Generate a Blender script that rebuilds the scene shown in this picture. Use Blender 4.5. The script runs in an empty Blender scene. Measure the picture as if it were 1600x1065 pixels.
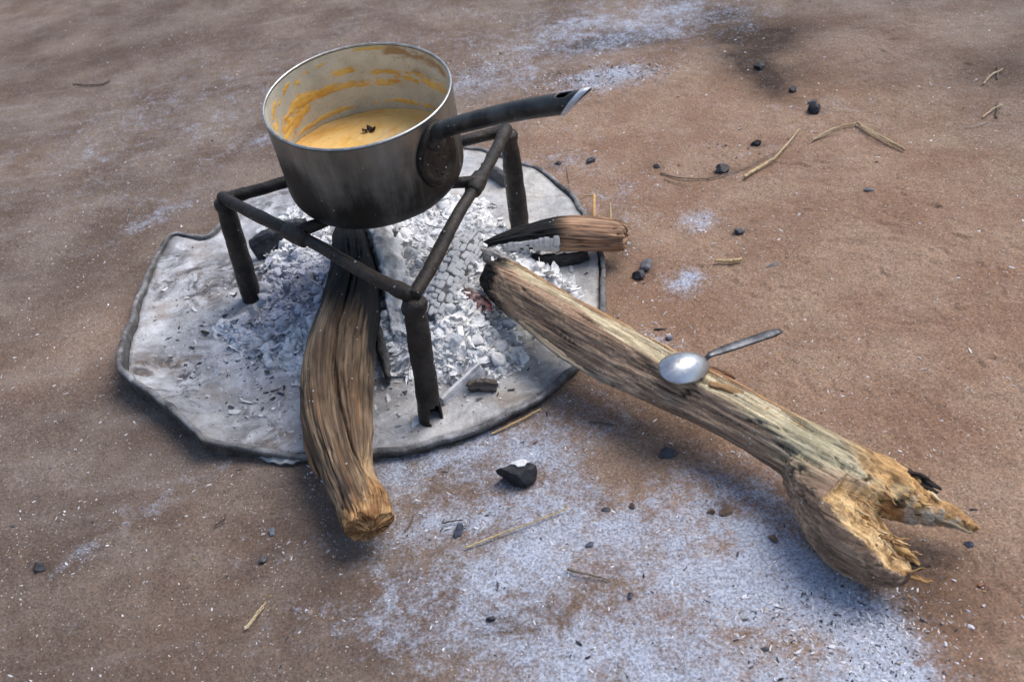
import bpy, bmesh, math
import numpy as np
from mathutils import Vector, Matrix

rng = np.random.default_rng(7)
sc = bpy.context.scene
COL = sc.collection
R_ = math.radians

# ------------------------------------------------------------------ camera
CAMZ = 0.65
PITCH, ROLL = 38.69, -8.77
FPX = 1558.0
cam_d = bpy.data.cameras.new('camera')
cam = bpy.data.objects.new('camera', cam_d)
COL.objects.link(cam)
sc.camera = cam
cam_d.sensor_width = 36.0
cam_d.lens = FPX / 1600 * 36.0
cam_d.clip_start, cam_d.clip_end = 0.02, 300
cam.location = (0, 0, CAMZ)
cam.matrix_world = (Matrix.Translation((0, 0, CAMZ)) @ Matrix.Rotation(R_(90 - PITCH), 4, 'X')
                    @ Matrix.Rotation(R_(ROLL), 4, 'Z'))
cam_d.dof.use_dof = True
cam_d.dof.focus_distance = 0.98
cam_d.dof.aperture_fstop = 11

# ------------------------------------------------------------------ light
SUN_EL, SUN_AZ = 56.0, 62.0          # azimuth measured from +Y (away from the camera) towards +X
w = bpy.data.worlds.new('World')
sc.world = w
w.use_nodes = True
nt = w.node_tree
nt.nodes.clear()
sky = nt.nodes.new('ShaderNodeTexSky')
sky.sky_type = 'NISHITA'
sky.sun_disc = False
sky.sun_elevation = R_(SUN_EL)
sky.sun_rotation = R_(SUN_AZ)
sky.air_density, sky.dust_density, sky.ozone_density = 1.0, 2.5, 1.0
bg = nt.nodes.new('ShaderNodeBackground')
bg.inputs['Strength'].default_value = 0.10
wo = nt.nodes.new('ShaderNodeOutputWorld')
nt.links.new(sky.outputs[0], bg.inputs[0])
nt.links.new(bg.outputs[0], wo.inputs[0])
sun_d = bpy.data.lights.new('sun', 'SUN')
sun_d.energy = 1.5
sun_d.angle = R_(42)
sun_d.color = (1.0, 0.965, 0.92)
sun = bpy.data.objects.new('sun', sun_d)
COL.objects.link(sun)
sdir = Vector((math.sin(R_(SUN_AZ)) * math.cos(R_(SUN_EL)), math.cos(R_(SUN_AZ)) * math.cos(R_(SUN_EL)), math.sin(R_(SUN_EL))))
sun.rotation_euler = sdir.to_track_quat('Z', 'Y').to_euler()
sun.location = sdir * 5
sc.view_settings.view_transform = 'Standard'
sc.view_settings.look = 'None'
sc.view_settings.gamma = 1
sc.view_settings.use_curve_mapping = False
sc.view_settings.exposure = 0.78

# ------------------------------------------------------------------ plan helpers (metres on the ground)
_a, _r = R_(90 - PITCH), R_(ROLL)
CR = (np.array([[1, 0, 0], [0, math.cos(_a), -math.sin(_a)], [0, math.sin(_a), math.cos(_a)]])
      @ np.array([[math.cos(_r), -math.sin(_r), 0], [math.sin(_r), math.cos(_r), 0], [0, 0, 1]]))
CP = np.array([0, 0, CAMZ])


def ray(px, py):
    return CR @ np.array([(px - 800) / FPX, -(py - 532.5) / FPX, -1.0])


def G(px, py, z=0.0):
    """plan position of a thing whose height above the ground is z"""
    d = ray(px, py)
    return CP + d * ((z - CAMZ) / d[2])


def pix(p, npx):
    """size in metres of npx photo pixels at point p"""
    return npx / FPX * float((np.asarray(p) - CP) @ (CR @ np.array([0, 0, -1.0])))


# ------------------------------------------------------------------ noise
def _h(i, j, k, seed):
    n = (i * 374761393 + j * 668265263 + k * 2147483647 + seed * 1274126177) & 0xffffffff
    n = ((n ^ (n >> 13)) * 1274126177) & 0xffffffff
    n = ((n ^ (n >> 16)) * 2246822519) & 0xffffffff
    return ((n ^ (n >> 15)) & 0xffffff) / float(0xffffff)


def vnoise(P, seed=0):
    P = np.asarray(P, float)
    I = np.floor(P).astype(np.int64)
    F = P - I
    F = F * F * F * (F * (F * 6 - 15) + 10)
    d = P.shape[-1]
    if d == 2:
        i, j = I[..., 0], I[..., 1]
        fx, fy = F[..., 0], F[..., 1]
        a, b = _h(i, j, 0 * i, seed), _h(i + 1, j, 0 * i, seed)
        c, e = _h(i, j + 1, 0 * i, seed), _h(i + 1, j + 1, 0 * i, seed)
        return (a * (1 - fx) + b * fx) * (1 - fy) + (c * (1 - fx) + e * fx) * fy
    i, j, k = I[..., 0], I[..., 1], I[..., 2]
    fx, fy, fz = F[..., 0], F[..., 1], F[..., 2]
    r = 0
    for dz in (0, 1):
        a, b = _h(i, j, k + dz, seed), _h(i + 1, j, k + dz, seed)
        c, e = _h(i, j + 1, k + dz, seed), _h(i + 1, j + 1, k + dz, seed)
        v = (a * (1 - fx) + b * fx) * (1 - fy) + (c * (1 - fx) + e * fx) * fy
        r = r + v * (fz if dz else 1 - fz)
    return r


def fbm(P, scale, octv=4, seed=0, gain=0.5):
    P = np.asarray(P, float) * scale
    s = 0; a = 1; t = 0
    for o in range(octv):
        s = s + a * (vnoise(P, seed + o * 17) - 0.5)
        t += a; a *= gain
        P = P * 2.03 + 13.7
    return s / t * 2          # about -1..1


def sstep(a, b, x):
    t = np.clip((x - a) / (b - a), 0, 1)
    return t * t * (3 - 2 * t)


def poly_sd(P, poly):
    """signed distance to a polygon, positive inside"""
    P = np.asarray(P); V = np.asarray(poly)
    d = np.full(len(P), 1e9); ins = np.zeros(len(P), bool)
    n = len(V)
    for i in range(n):
        a, b = V[i], V[(i + 1) % n]
        e = b - a
        q = P - a
        t = np.clip((q @ e) / (e @ e), 0, 1)
        d = np.minimum(d, np.hypot(*(q - t[:, None] * e).T))
        c = (a[1] > P[:, 1]) != (b[1] > P[:, 1])
        with np.errstate(divide='ignore', invalid='ignore'):
            x = (b[0] - a[0]) * (P[:, 1] - a[1]) / (b[1] - a[1] if b[1] != a[1] else 1e-12) + a[0]
        ins ^= c & (P[:, 0] < x)
    return np.where(ins, d, -d)


def catmull(pts, n):
    P = np.asarray(pts, float)
    P = np.vstack([2 * P[0] - P[1], P, 2 * P[-1] - P[-2]])
    m = len(P) - 3
    u = np.linspace(0, m - 1e-9, n)
    i = u.astype(int); t = (u - i)[:, None]
    p0, p1, p2, p3 = P[i], P[i + 1], P[i + 2], P[i + 3]
    return 0.5 * (2 * p1 + (p2 - p0) * t + (2 * p0 - 5 * p1 + 4 * p2 - p3) * t * t + (3 * p1 - p0 - 3 * p2 + p3) * t ** 3)


# ------------------------------------------------------------------ mesh helpers
def mesh(name, V, F, smooth=True, attrs=None, mat=None):
    """F: list of (k, array Mxk)"""
    V = np.asarray(V, np.float32)
    if not isinstance(F, list):
        F = [F]
    F = [np.asarray(f, np.int32) for f in F if len(f)]
    me = bpy.data.meshes.new(name)
    nl = sum(f.size for f in F); npoly = sum(len(f) for f in F)
    me.vertices.add(len(V)); me.loops.add(nl); me.polygons.add(npoly)
    me.vertices.foreach_set('co', V.ravel())
    me.loops.foreach_set('vertex_index', np.concatenate([f.ravel() for f in F]))
    sizes = np.concatenate([np.full(len(f), f.shape[1]) for f in F])
    me.polygons.foreach_set('loop_start', np.concatenate([[0], np.cumsum(sizes)[:-1]]).astype(np.int32))
    me.polygons.foreach_set('use_smooth', np.full(npoly, smooth))
    me.update(calc_edges=True)
    me.validate()
    if attrs:
        set_attrs(me, attrs)
    if mat:
        me.materials.append(mat)
    return me


def set_attrs(me, attrs):
    for k, a in attrs.items():
        a = np.asarray(a, np.float32)
        if a.ndim == 1:
            at = me.attributes.new(k, 'FLOAT', 'POINT'); at.data.foreach_set('value', a)
        elif k == 'gc':
            at = me.attributes.new(k, 'FLOAT_VECTOR', 'POINT'); at.data.foreach_set('vector', a.ravel())
        else:
            if a.shape[1] == 3:
                a = np.c_[a, np.ones(len(a))]
            at = me.attributes.new(k, 'FLOAT_COLOR', 'POINT'); at.data.foreach_set('color', a.astype(np.float32).ravel())


def obj(name, me, parent=None, label=None, cat=None, group=None, kind=None):
    o = bpy.data.objects.new(name, me)
    COL.objects.link(o)
    if parent is not None:
        o.parent = parent
    for k, v in (('label', label), ('category', cat), ('group', group), ('kind', kind)):
        if v:
            o[k] = v
    return o


def thing(name, loc, label, cat, group=None):
    o = obj(name, None, None, label, cat, group)
    o.location = loc
    o.empty_display_size = 0.02
    return o


def put(o, root):
    """parent a world-space part under an Empty that only translates"""
    o.parent = root
    o.location = -root.location
    return o


def gridfaces(n, m, close=True):
    i = np.arange(n - 1)[:, None]
    mm = m if close else m - 1
    j = np.arange(mm)[None, :]
    j2 = (j + 1) % m
    return np.stack([(i * m + j), (i * m + j2), ((i + 1) * m + j2), ((i + 1) * m + j)], -1).reshape(-1, 4)


def frames(C, up=(0, 0, 1)):
    T = np.gradient(C, axis=0)
    T /= np.linalg.norm(T, axis=1)[:, None]
    up = np.asarray(up, float)
    S = np.cross(T, up); S /= np.linalg.norm(S, axis=1)[:, None]
    U = np.cross(S, T)
    return T, S, U


def loft(C, rad, m=96, up=(0, 0, 1), caps=(8, 8), capdome=(0.3, 0.3)):
    """C (n,3) centre line, rad(n,m) radii around (angle 0 = side S, 90 deg = up).
    returns V, F, tpar, theta, capmask (0 side, 1 start cap, 2 end cap)"""
    n = len(C)
    th = np.linspace(0, 2 * np.pi, m, endpoint=False)
    T, S, U = frames(C, up)
    rad = np.broadcast_to(rad, (n, m)) if np.ndim(rad) else np.full((n, m), rad)
    ring = lambda i, k: C[i] + (rad[i] * k)[:, None] * (np.cos(th)[:, None] * S[i] + np.sin(th)[:, None] * U[i])
    rows, tp, cm, kk = [], [], [], []
    for q in range(caps[0]):
        k = 0.04 + 0.96 * q / caps[0]
        rows.append(ring(0, k) - T[0] * rad[0].mean() * capdome[0] * (1 - k ** 2)); tp.append(0); cm.append(1); kk.append(k)
    for i in range(n):
        rows.append(ring(i, 1)); tp.append(i / (n - 1)); cm.append(0); kk.append(1)
    for q in range(caps[1]):
        k = 0.04 + 0.96 * (caps[1] - 1 - q) / caps[1]
        rows.append(ring(n - 1, k) + T[-1] * rad[-1].mean() * capdome[1] * (1 - k ** 2)); tp.append(1); cm.append(2); kk.append(k)
    V = np.concatenate(rows)
    F = gridfaces(len(rows), m)
    F0 = np.stack([np.zeros(m - 2, int), np.arange(2, m), np.arange(1, m - 1)], 1)
    b = (len(rows) - 1) * m
    F1 = np.stack([np.zeros(m - 2, int) + b, b + np.arange(1, m - 1), b + np.arange(2, m)], 1)
    return V, [F[:, ::-1], F0[:, ::-1], F1[:, ::-1]], np.repeat(tp, m), np.tile(th, len(rows)), np.repeat(cm, m), np.repeat(kk, m)


def facet(th, normals, p=7):
    """soft polygon radius: normals = [(deg, dist)]"""
    s = 0
    for a, d in normals:
        s = s + np.maximum(np.cos(th - R_(a)) / d, 0) ** p
    return s ** (-1 / p)


def vnormals(me):
    n = np.empty(len(me.vertices) * 3, np.float32)
    me.vertices.foreach_get('normal', n)
    return n.reshape(-1, 3).astype(float)


def coords(me):
    n = np.empty(len(me.vertices) * 3, np.float32)
    me.vertices.foreach_get('co', n)
    return n.reshape(-1, 3).astype(float)


def setco(me, V):
    me.vertices.foreach_set('co', np.asarray(V, np.float32).ravel())
    me.update()


def remesh(V, F, vox):
    me = mesh('tmp_mesh', V, F)
    o = bpy.data.objects.new('tmp_mesh', me)
    COL.objects.link(o)
    md = o.modifiers.new('r', 'REMESH'); md.mode = 'VOXEL'; md.voxel_size = vox; md.use_smooth_shade = True
    sm = o.modifiers.new('s', 'SMOOTH'); sm.factor = 0.5; sm.iterations = 4
    dg = bpy.context.evaluated_depsgraph_get()
    out = bpy.data.meshes.new_from_object(o.evaluated_get(dg))
    bpy.data.objects.remove(o); bpy.data.meshes.remove(me)
    for a in list(out.attributes):
        if not a.is_required and a.name not in ('position', 'sharp_face') and a.domain == 'POINT':
            try: out.attributes.remove(a)
            except Exception: pass
    out.materials.clear()
    return out


def bm_mesh(name, bm, mat=None, smooth=True):
    me = bpy.data.meshes.new(name)
    for f in bm.faces: f.smooth = smooth
    bm.to_mesh(me); bm.free()
    if mat: me.materials.append(mat)
    return me


# ------------------------------------------------------------------ materials
class NT:
    def __init__(s, name):
        s.m = bpy.data.materials.new(name); s.m.use_nodes = True
        s.t = s.m.node_tree; s.N = s.t.nodes; s.L = s.t.links
        s.b = s.N['Principled BSDF']
        s.tc = s.N.new('ShaderNodeTexCoord').outputs['Object']

    def set(s, sock, v):
        if hasattr(v, 'is_output'): s.L.new(v, sock)
        elif isinstance(v, (tuple, list)) and sock.type == 'RGBA' and len(v) == 3: sock.default_value = (*v, 1)
        else: sock.default_value = v

    def p(s, **k):
        for a, v in k.items():
            s.set(s.b.inputs[a.replace('_', ' ')], v)

    def noise(s, scale, detail=4, rough=.55, vec=None, dist=0):
        n = s.N.new('ShaderNodeTexNoise')
        s.L.new(vec or s.tc, n.inputs['Vector'])
        n.inputs['Scale'].default_value = scale; n.inputs['Detail'].default_value = detail
        n.inputs['Roughness'].default_value = rough; n.inputs['Distortion'].default_value = dist
        return n.outputs[0]

    def vor(s, scale, vec=None, feat='F1', rnd=1):
        n = s.N.new('ShaderNodeTexVoronoi'); n.feature = feat
        s.L.new(vec or s.tc, n.inputs['Vector']); n.inputs['Scale'].default_value = scale
        n.inputs['Randomness'].default_value = rnd
        return n.outputs[0], n.outputs.get('Color')

    def attr(s, name, out='Color'):
        n = s.N.new('ShaderNodeAttribute'); n.attribute_name = name
        return n.outputs[out]

    def rgb(s, c):
        n = s.N.new('ShaderNodeSeparateColor'); s.L.new(c, n.inputs[0]); return n.outputs

    def math(s, op, a, b=0.0, c=None, clamp=False):
        n = s.N.new('ShaderNodeMath'); n.operation = op; n.use_clamp = clamp
        s.set(n.inputs[0], a); s.set(n.inputs[1], b)
        if c is not None: s.set(n.inputs[2], c)
        return n.outputs[0]

    def map(s, v, a, b, c=0.0, d=1.0, smooth=True):
        n = s.N.new('ShaderNodeMapRange'); n.interpolation_type = 'SMOOTHSTEP' if smooth else 'LINEAR'
        s.set(n.inputs[0], v)
        for i, x in enumerate((a, b, c, d)): s.set(n.inputs[i + 1], x)
        return n.outputs[0]

    def mix(s, f, a, b, mode='MIX'):
        n = s.N.new('ShaderNodeMix'); n.data_type = 'RGBA'; n.blend_type = mode
        s.set(n.inputs[0], f); s.set(n.inputs[6], a); s.set(n.inputs[7], b)
        return n.outputs[2]

    def scale(s, v, xyz):
        n = s.N.new('ShaderNodeMapping'); s.L.new(v, n.inputs[0]); n.inputs['Scale'].default_value = xyz
        return n.outputs[0]

    def bump(s, h, strength=.5, dist=.001, prev=None):
        n = s.N.new('ShaderNodeBump'); n.inputs['Strength'].default_value = strength
        n.inputs['Distance'].default_value = dist
        s.L.new(h, n.inputs['Height'])
        if prev is not None: s.L.new(prev, n.inputs['Normal'])
        return n.outputs[0]


def m_ground():
    t = NT('sandy_ground')
    mk = t.rgb(t.attr('mask'))
    ash, dark, warm = mk[0], mk[1], mk[2]
    n1 = t.noise(9, 6, .6); n2 = t.noise(60, 5, .65); n3 = t.noise(430, 2, .6); n4 = t.noise(230, 3, .7)
    cool = t.mix(t.map(n1, .35, .65), (.132, .094, .074), (.215, .170, .141))
    hot = t.mix(t.map(n1, .35, .65), (.250, .150, .098), (.325, .220, .152))
    c = t.mix(warm, cool, hot)
    c = t.mix(t.map(n2, .3, .75), t.mix(.22, c, (.10, .065, .05)), c)
    g = t.map(n3, .32, .68, .68, 1.34, False)
    gn = t.N.new('ShaderNodeCombineColor')
    for i in range(3): t.L.new(g, gn.inputs[i])
    c = t.mix(1.0, c, gn.outputs[0], 'MULTIPLY')
    # brushed streaks of pale dust
    mp = t.N.new('ShaderNodeMapping'); t.L.new(t.tc, mp.inputs[0])
    mp.inputs['Rotation'].default_value = (0, 0, R_(-38)); mp.inputs['Scale'].default_value = (5, 30, 5)
    sk = t.map(t.noise(1, 6, .7, mp.outputs[0], .6), .50, .72)
    sk = t.math('MULTIPLY', sk, t.map(warm, 0, 1, .20, .06, False))
    c = t.mix(sk, c, (.37, .34, .32))
    # dark disturbed soil, soot and tone, plus painted log shade and corner vignette
    c = t.mix(t.math('MULTIPLY', dark, t.map(n2, .3, .6, .8, 1.1), clamp=True), c, (.052, .034, .025))
    # ash dust: fine film plus grains
    af = t.math('ADD', ash, t.math('MULTIPLY', t.math('SUBTRACT', n4, .5), 1.1))
    af = t.math('ADD', af, t.math('MULTIPLY', t.math('SUBTRACT', n2, .5), .9))
    nw = t.noise(26, 6, .7, dist=1.2)
    af = t.math('ADD', af, t.math('MULTIPLY', t.math('SUBTRACT', nw, .5), 1.1))
    film = t.map(af, .15, 1.0)
    film = t.math('MULTIPLY', film, t.map(n3, .25, .6, .66, .95))
    ac = t.mix(t.map(n3, .3, .7), (.27, .305, .385), (.49, .545, .655))
    c = t.mix(film, c, ac)
    # single pale and dark grains
    d1, c1 = t.vor(420)
    pick = t.rgb(c1)
    wsp = t.math('MULTIPLY', t.map(d1, .18, .34, 1, 0), t.map(pick[0], .86, .90))
    c = t.mix(t.math('MULTIPLY', wsp, .6), c, (.62, .60, .58))
    dsp = t.math('MULTIPLY', t.map(d1, .2, .36, 1, 0), t.map(pick[1], .84, .88))
    c = t.mix(t.math('MULTIPLY', dsp, .7), c, (.05, .04, .035))
    t.p(Base_Color=c, Roughness=.93)
    t.b.inputs['Specular IOR Level'].default_value = .25
    b = t.bump(n2, .28, .004)
    b = t.bump(n4, .6, .0018, b)
    b = t.bump(n3, .6, .0009, b)
    t.p(Normal=b)
    return t.m


def m_plate():
    t = NT('ash_coated_steel')
    mk = t.rgb(t.attr('mask'))       # r rim metal, g stain, b whiteness
    n1 = t.noise(14, 6, .65); n2 = t.noise(70, 5, .7); n3 = t.noise(420, 4, .7); n5 = t.noise(30, 7, .75, dist=.8)
    dust = t.mix(t.map(n1, .35, .65), (.43, .44, .465), (.73, .74, .77))
    dust = t.mix(t.map(n2, .35, .7), t.mix(.5, dust, (.24, .23, .235)), dust)
    dust = t.mix(t.math('MULTIPLY', mk[2], t.map(n1, .4, .6, .25, .8)), dust, (.62, .585, .51))
    st = t.math('MULTIPLY', t.map(n5, .42, .62), .95)
    st = t.math('MULTIPLY', st, t.map(mk[1], 0, 1, .12, 1.15, False))
    c = t.mix(st, dust, (.085, .078, .080))
    rs = t.math('MULTIPLY', t.map(t.noise(22, 5, .7), .50, .72), .5)
    c = t.mix(rs, c, (.30, .22, .15))
    met = t.mix(t.map(n2, .35, .65), (.028, .026, .026), (.105, .098, .092))
    met = t.mix(t.math('MULTIPLY', t.map(n3, .55, .75), .8), met, (.30, .29, .28))
    c = t.mix(mk[0], c, met)
    d1, c1 = t.vor(300)
    sp = t.math('MULTIPLY', t.map(d1, .2, .34, 1, 0), t.map(t.rgb(c1)[0], .93, .96))
    c = t.mix(sp, c, (.05, .045, .045))
    t.p(Base_Color=c, Roughness=.82)
    b = t.bump(n2, .5, .004); b = t.bump(n3, .8, .0012, b)
    t.p(Normal=b)
    return t.m


def m_wood():
    t = NT('weathered_wood')
    col = t.attr('col'); gc = t.attr('gc', 'Vector')
    n1 = t.noise(1, 3, .65, gc, .3); n2 = t.noise(2.1, 2, .6, gc)
    n0 = t.noise(140, 4, .7)
    f = t.math('ADD', t.map(n1, .32, .68, .50, 1.45, False), t.math('MULTIPLY', t.math('SUBTRACT', n2, .5), 1.0))
    f = t.math('ADD', f, t.math('MULTIPLY', t.math('SUBTRACT', n0, .5), .35))
    cc = t.N.new('ShaderNodeCombineColor')
    for i in range(3): t.L.new(f, cc.inputs[i])
    c = t.mix(1.0, col, cc.outputs[0], 'MULTIPLY')
    crack = t.map(t.noise(.55, 3, .6, gc, .5), .31, .36, 1, 0)
    c = t.mix(t.math('MULTIPLY', crack, .8), c, (.022, .016, .012))
    d1, c1 = t.vor(260)
    sp = t.math('MULTIPLY', t.map(d1, .16, .28, 1, 0), t.map(t.rgb(c1)[0], .955, .975))
    c = t.mix(t.math('MULTIPLY', sp, .8), c, (.6, .6, .6))
    t.p(Base_Color=c, Roughness=.8)
    t.b.inputs['Specular IOR Level'].default_value = .25
    b = t.bump(n1, .7, .0012); b = t.bump(n2, .5, .0006, b); b = t.bump(n0, .35, .0010, b)
    t.p(Normal=b)
    return t.m


def m_col(name, rough=.9, nscale=300, bd=.001, var=.35, bs=.5, spec=.3):
    """plain material coloured by the mesh's own 'col' attribute"""
    t = NT(name)
    col = t.attr('col')
    n = t.noise(nscale, 4, .65)
    f = t.map(n, .3, .7, 1 - var, 1 + var, False)
    cc = t.N.new('ShaderNodeCombineColor')
    for i in range(3): t.L.new(f, cc.inputs[i])
    t.p(Base_Color=t.mix(1.0, col, cc.outputs[0], 'MULTIPLY'), Roughness=rough)
    t.b.inputs['Specular IOR Level'].default_value = spec
    t.p(Normal=t.bump(n, bs, bd))
    return t.m


def m_iron():
    t = NT('sooty_iron')
    n1 = t.noise(45, 5, .65); n2 = t.noise(260, 5, .7); n3 = t.noise(16, 4, .6)
    c = t.mix(t.map(n1, .35, .65), (.012, .0105, .0095), (.042, .034, .029))
    c = t.mix(t.math('MULTIPLY', t.map(n2, .56, .74), .55), c, (.10, .080, .066))
    c = t.mix(t.math('MULTIPLY', t.map(n3, .52, .7), .35), c, (.055, .038, .028))
    d1, c1 = t.vor(190)
    sp = t.math('MULTIPLY', t.map(d1, .14, .24, 1, 0), t.map(t.rgb(c1)[0], .89, .93))
    c = t.mix(sp, c, (.40, .39, .38))
    t.p(Base_Color=c, Roughness=t.map(n2, .3, .7, .34, .62), Metallic=.4)
    b = t.bump(n1, .6, .003); b = t.bump(n2, 1.0, .0014, b)
    t.p(Normal=b)
    return t.m


def m_handle():
    t = NT('blackened_handle_steel')
    n1 = t.noise(30, 5, .6); n2 = t.noise(240, 4, .7)
    c = t.mix(t.map(n1, .4, .65), (.022, .021, .021), (.085, .083, .080))
    c = t.mix(t.math('MULTIPLY', t.map(n2, .58, .7), .7), c, (.11, .07, .045))
    d1, c1 = t.vor(330)
    sp = t.math('MULTIPLY', t.map(d1, .15, .26, 1, 0), t.map(t.rgb(c1)[0], .955, .975))
    c = t.mix(sp, c, (.6, .6, .6))
    t.p(Base_Color=c, Roughness=t.map(n1, .3, .7, .30, .5), Metallic=.55)
    t.p(Normal=t.bump(n2, .25, .0006))
    return t.m


def m_pot_out():
    t = NT('sooted_aluminium')
    soot = t.attr('soot', 'Fac')
    n1 = t.noise(1, 5, .65, t.scale(t.tc, (38, 38, 5)), .3)
    n2 = t.noise(240, 4, .7); n3 = t.noise(25, 5, .6)
    s = t.math('ADD', soot, t.math('MULTIPLY', t.math('SUBTRACT', n1, .5), 1.3))
    s = t.math('ADD', s, t.math('MULTIPLY', t.math('SUBTRACT', n3, .5), .9))
    f = t.map(s, .05, 1.0)
    c = t.mix(f, (.34, .33, .30), (.020, .018, .016))
    d1, c1 = t.vor(210)
    sp = t.math('MULTIPLY', t.map(d1, .10, .17, 1, 0), t.map(t.rgb(c1)[0], .965, .98))
    c = t.mix(sp, c, (.6, .6, .6))
    t.p(Base_Color=c, Metallic=t.map(f, 0, 1, .85, .35), Roughness=t.map(f, 0, 1, .40, .50))
    n4 = t.noise(1, 3, .6, t.scale(t.tc, (60, 60, 900)))
    t.p(Normal=t.bump(n2, .12, .0005, t.bump(n4, .12, .0004)))
    return t.m


def m_pot_in():
    t = NT('worn_pot_interior')
    st = t.rgb(t.attr('stain'))          # r sauce, g dried brown
    n2 = t.noise(320, 4, .7); n3 = t.noise(35, 5, .65)
    n4 = t.noise(1, 3, .6, t.scale(t.tc, (50, 50, 700)))
    c = t.mix(t.map(n3, .35, .65), (.45, .452, .40), (.58, .578, .52))
    d1, c1 = t.vor(520)
    pit = t.math('MULTIPLY', t.map(d1, .22, .38, 1, 0), t.map(t.rgb(c1)[0], .80, .86))
    c = t.mix(t.math('MULTIPLY', pit, .65), c, (.16, .13, .10))
    fs = t.map(t.math('ADD', st[0], t.math('MULTIPLY', t.math('SUBTRACT', n2, .5), .8)), .27, .55)
    fb = t.map(t.math('ADD', st[1], t.math('MULTIPLY', t.math('SUBTRACT', n2, .5), .7)), .25, .9)
    c = t.mix(t.math('MULTIPLY', fb, .85), c, (.30, .155, .035))
    sc_ = t.mix(t.map(n3, .35, .65), (.56, .30, .05), (.74, .50, .15))
    c = t.mix(fs, c, sc_)
    anys = t.math('MAXIMUM', fs, fb)
    t.p(Base_Color=c, Metallic=t.map(anys, 0, 1, .18, 0), Roughness=t.map(anys, 0, 1, .45, .55))
    t.p(Normal=t.bump(n2, .2, .0006, t.bump(n4, .1, .0004)))
    return t.m


def m_rim():
    t = NT('polished_pot_rim')
    n = t.noise(120, 4, .6)
    t.p(Base_Color=t.mix(t.map(n, .4, .65), (.36, .36, .34), (.55, .55, .53)), Metallic=.8, Roughness=.36)
    return t.m


def m_soup():
    t = NT('yellow_porridge')
    n1 = t.noise(22, 5, .6, dist=.8); n2 = t.noise(120, 4, .6); n3 = t.noise(38, 4, .6, dist=1.5)
    c = t.mix(t.map(n1, .36, .62), (.74, .385, .062), (.83, .51, .145))
    c = t.mix(t.math('MULTIPLY', t.attr('foam', 'Fac'), t.map(n3, .32, .54)), c, (.84, .74, .50))
    c = t.mix(t.math('MULTIPLY', t.map(t.noise(52, 3, .6, dist=2.2), .62, .70), .5), c, (.50, .17, .03))
    t.p(Base_Color=c, Roughness=.22)
    t.b.inputs['Subsurface Weight'].default_value = .15
    t.b.inputs['Subsurface Radius'].default_value = (.006, .003, .001)
    t.p(Normal=t.bump(n2, .12, .0006, t.bump(n1, .25, .002)))
    return t.m


def m_spoon():
    t = NT('tarnished_spoon_metal')
    n1 = t.noise(60, 5, .65); n2 = t.noise(350, 4, .7)
    c = t.mix(t.map(n1, .35, .65), (.40, .42, .45), (.56, .58, .62))
    d1, c1 = t.vor(130)
    rs = t.math('MULTIPLY', t.map(d1, .16, .36, 1, 0), t.map(t.rgb(c1)[0], .80, .88))
    c = t.mix(t.math('MULTIPLY', rs, .75), c, (.26, .17, .08))
    t.p(Base_Color=c, Metallic=t.map(rs, 0, 1, .9, .2), Roughness=t.map(n2, .3, .7, .27, .42))
    t.p(Normal=t.bump(n2, .10, .0004))
    return t.m


def m_metal(name, c0, c1, met, rough):
    t = NT(name); n = t.noise(90, 5, .65)
    t.p(Base_Color=t.mix(t.map(n, .35, .65), c0, c1), Metallic=met, Roughness=rough)
    t.p(Normal=t.bump(t.noise(300, 3, .6), .2, .0005))
    return t.m


def m_ember():
    t = NT('dull_ember')
    n = t.noise(160, 4, .7)
    t.p(Base_Color=t.mix(t.map(n, .4, .6), (.07, .045, .045), (.40, .31, .29)), Roughness=.9)
    t.p(Emission_Color=(.9, .10, .05), Emission_Strength=t.map(n, .45, .66, .0, .07))
    t.p(Normal=t.bump(n, .6, .002))
    return t.m


M = dict(ground=m_ground(), plate=m_plate(), wood=m_wood(), iron=m_iron(), handle=m_handle(), pot_out=m_pot_out(),
         pot_in=m_pot_in(), rim=m_rim(), soup=m_soup(), spoon=m_spoon(), ember=m_ember(),
         ash=m_col('flaky_ash', .95, 190, .0022, .20, .8), chip=m_col('small_chips', .9, 400, .0005, .2, .3),
         coal=m_col('charcoal', .62, 130, .0015, .45, .6, .4), straw=m_col('dry_straw', .65, 400, .0004, .25, .3),
         spoon_handle=m_metal('dark_spoon_handle', (.05, .052, .058), (.15, .155, .17), .7, .38),
         tip=m_metal('bare_handle_tip', (.50, .52, .56), (.72, .74, .78), .25, .38),
         pale=m_metal('pale_lip', (.35, .35, .35), (.55, .55, .55), .1, .7))

# ------------------------------------------------------------------ ground
GX = lambda pts, z=0.0: np.array([G(x, y, z)[:2] for x, y in pts])
ASH_MAIN = GX([(600, 735), (660, 705), (760, 670), (850, 640), (930, 665), (1010, 760), (1120, 735), (1230, 775), (1300, 870), (1365, 935),
               (1425, 1000), (1450, 1080), (1180, 1180), (760, 1080), (690, 1010), (630, 960), (590, 880)])
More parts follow.
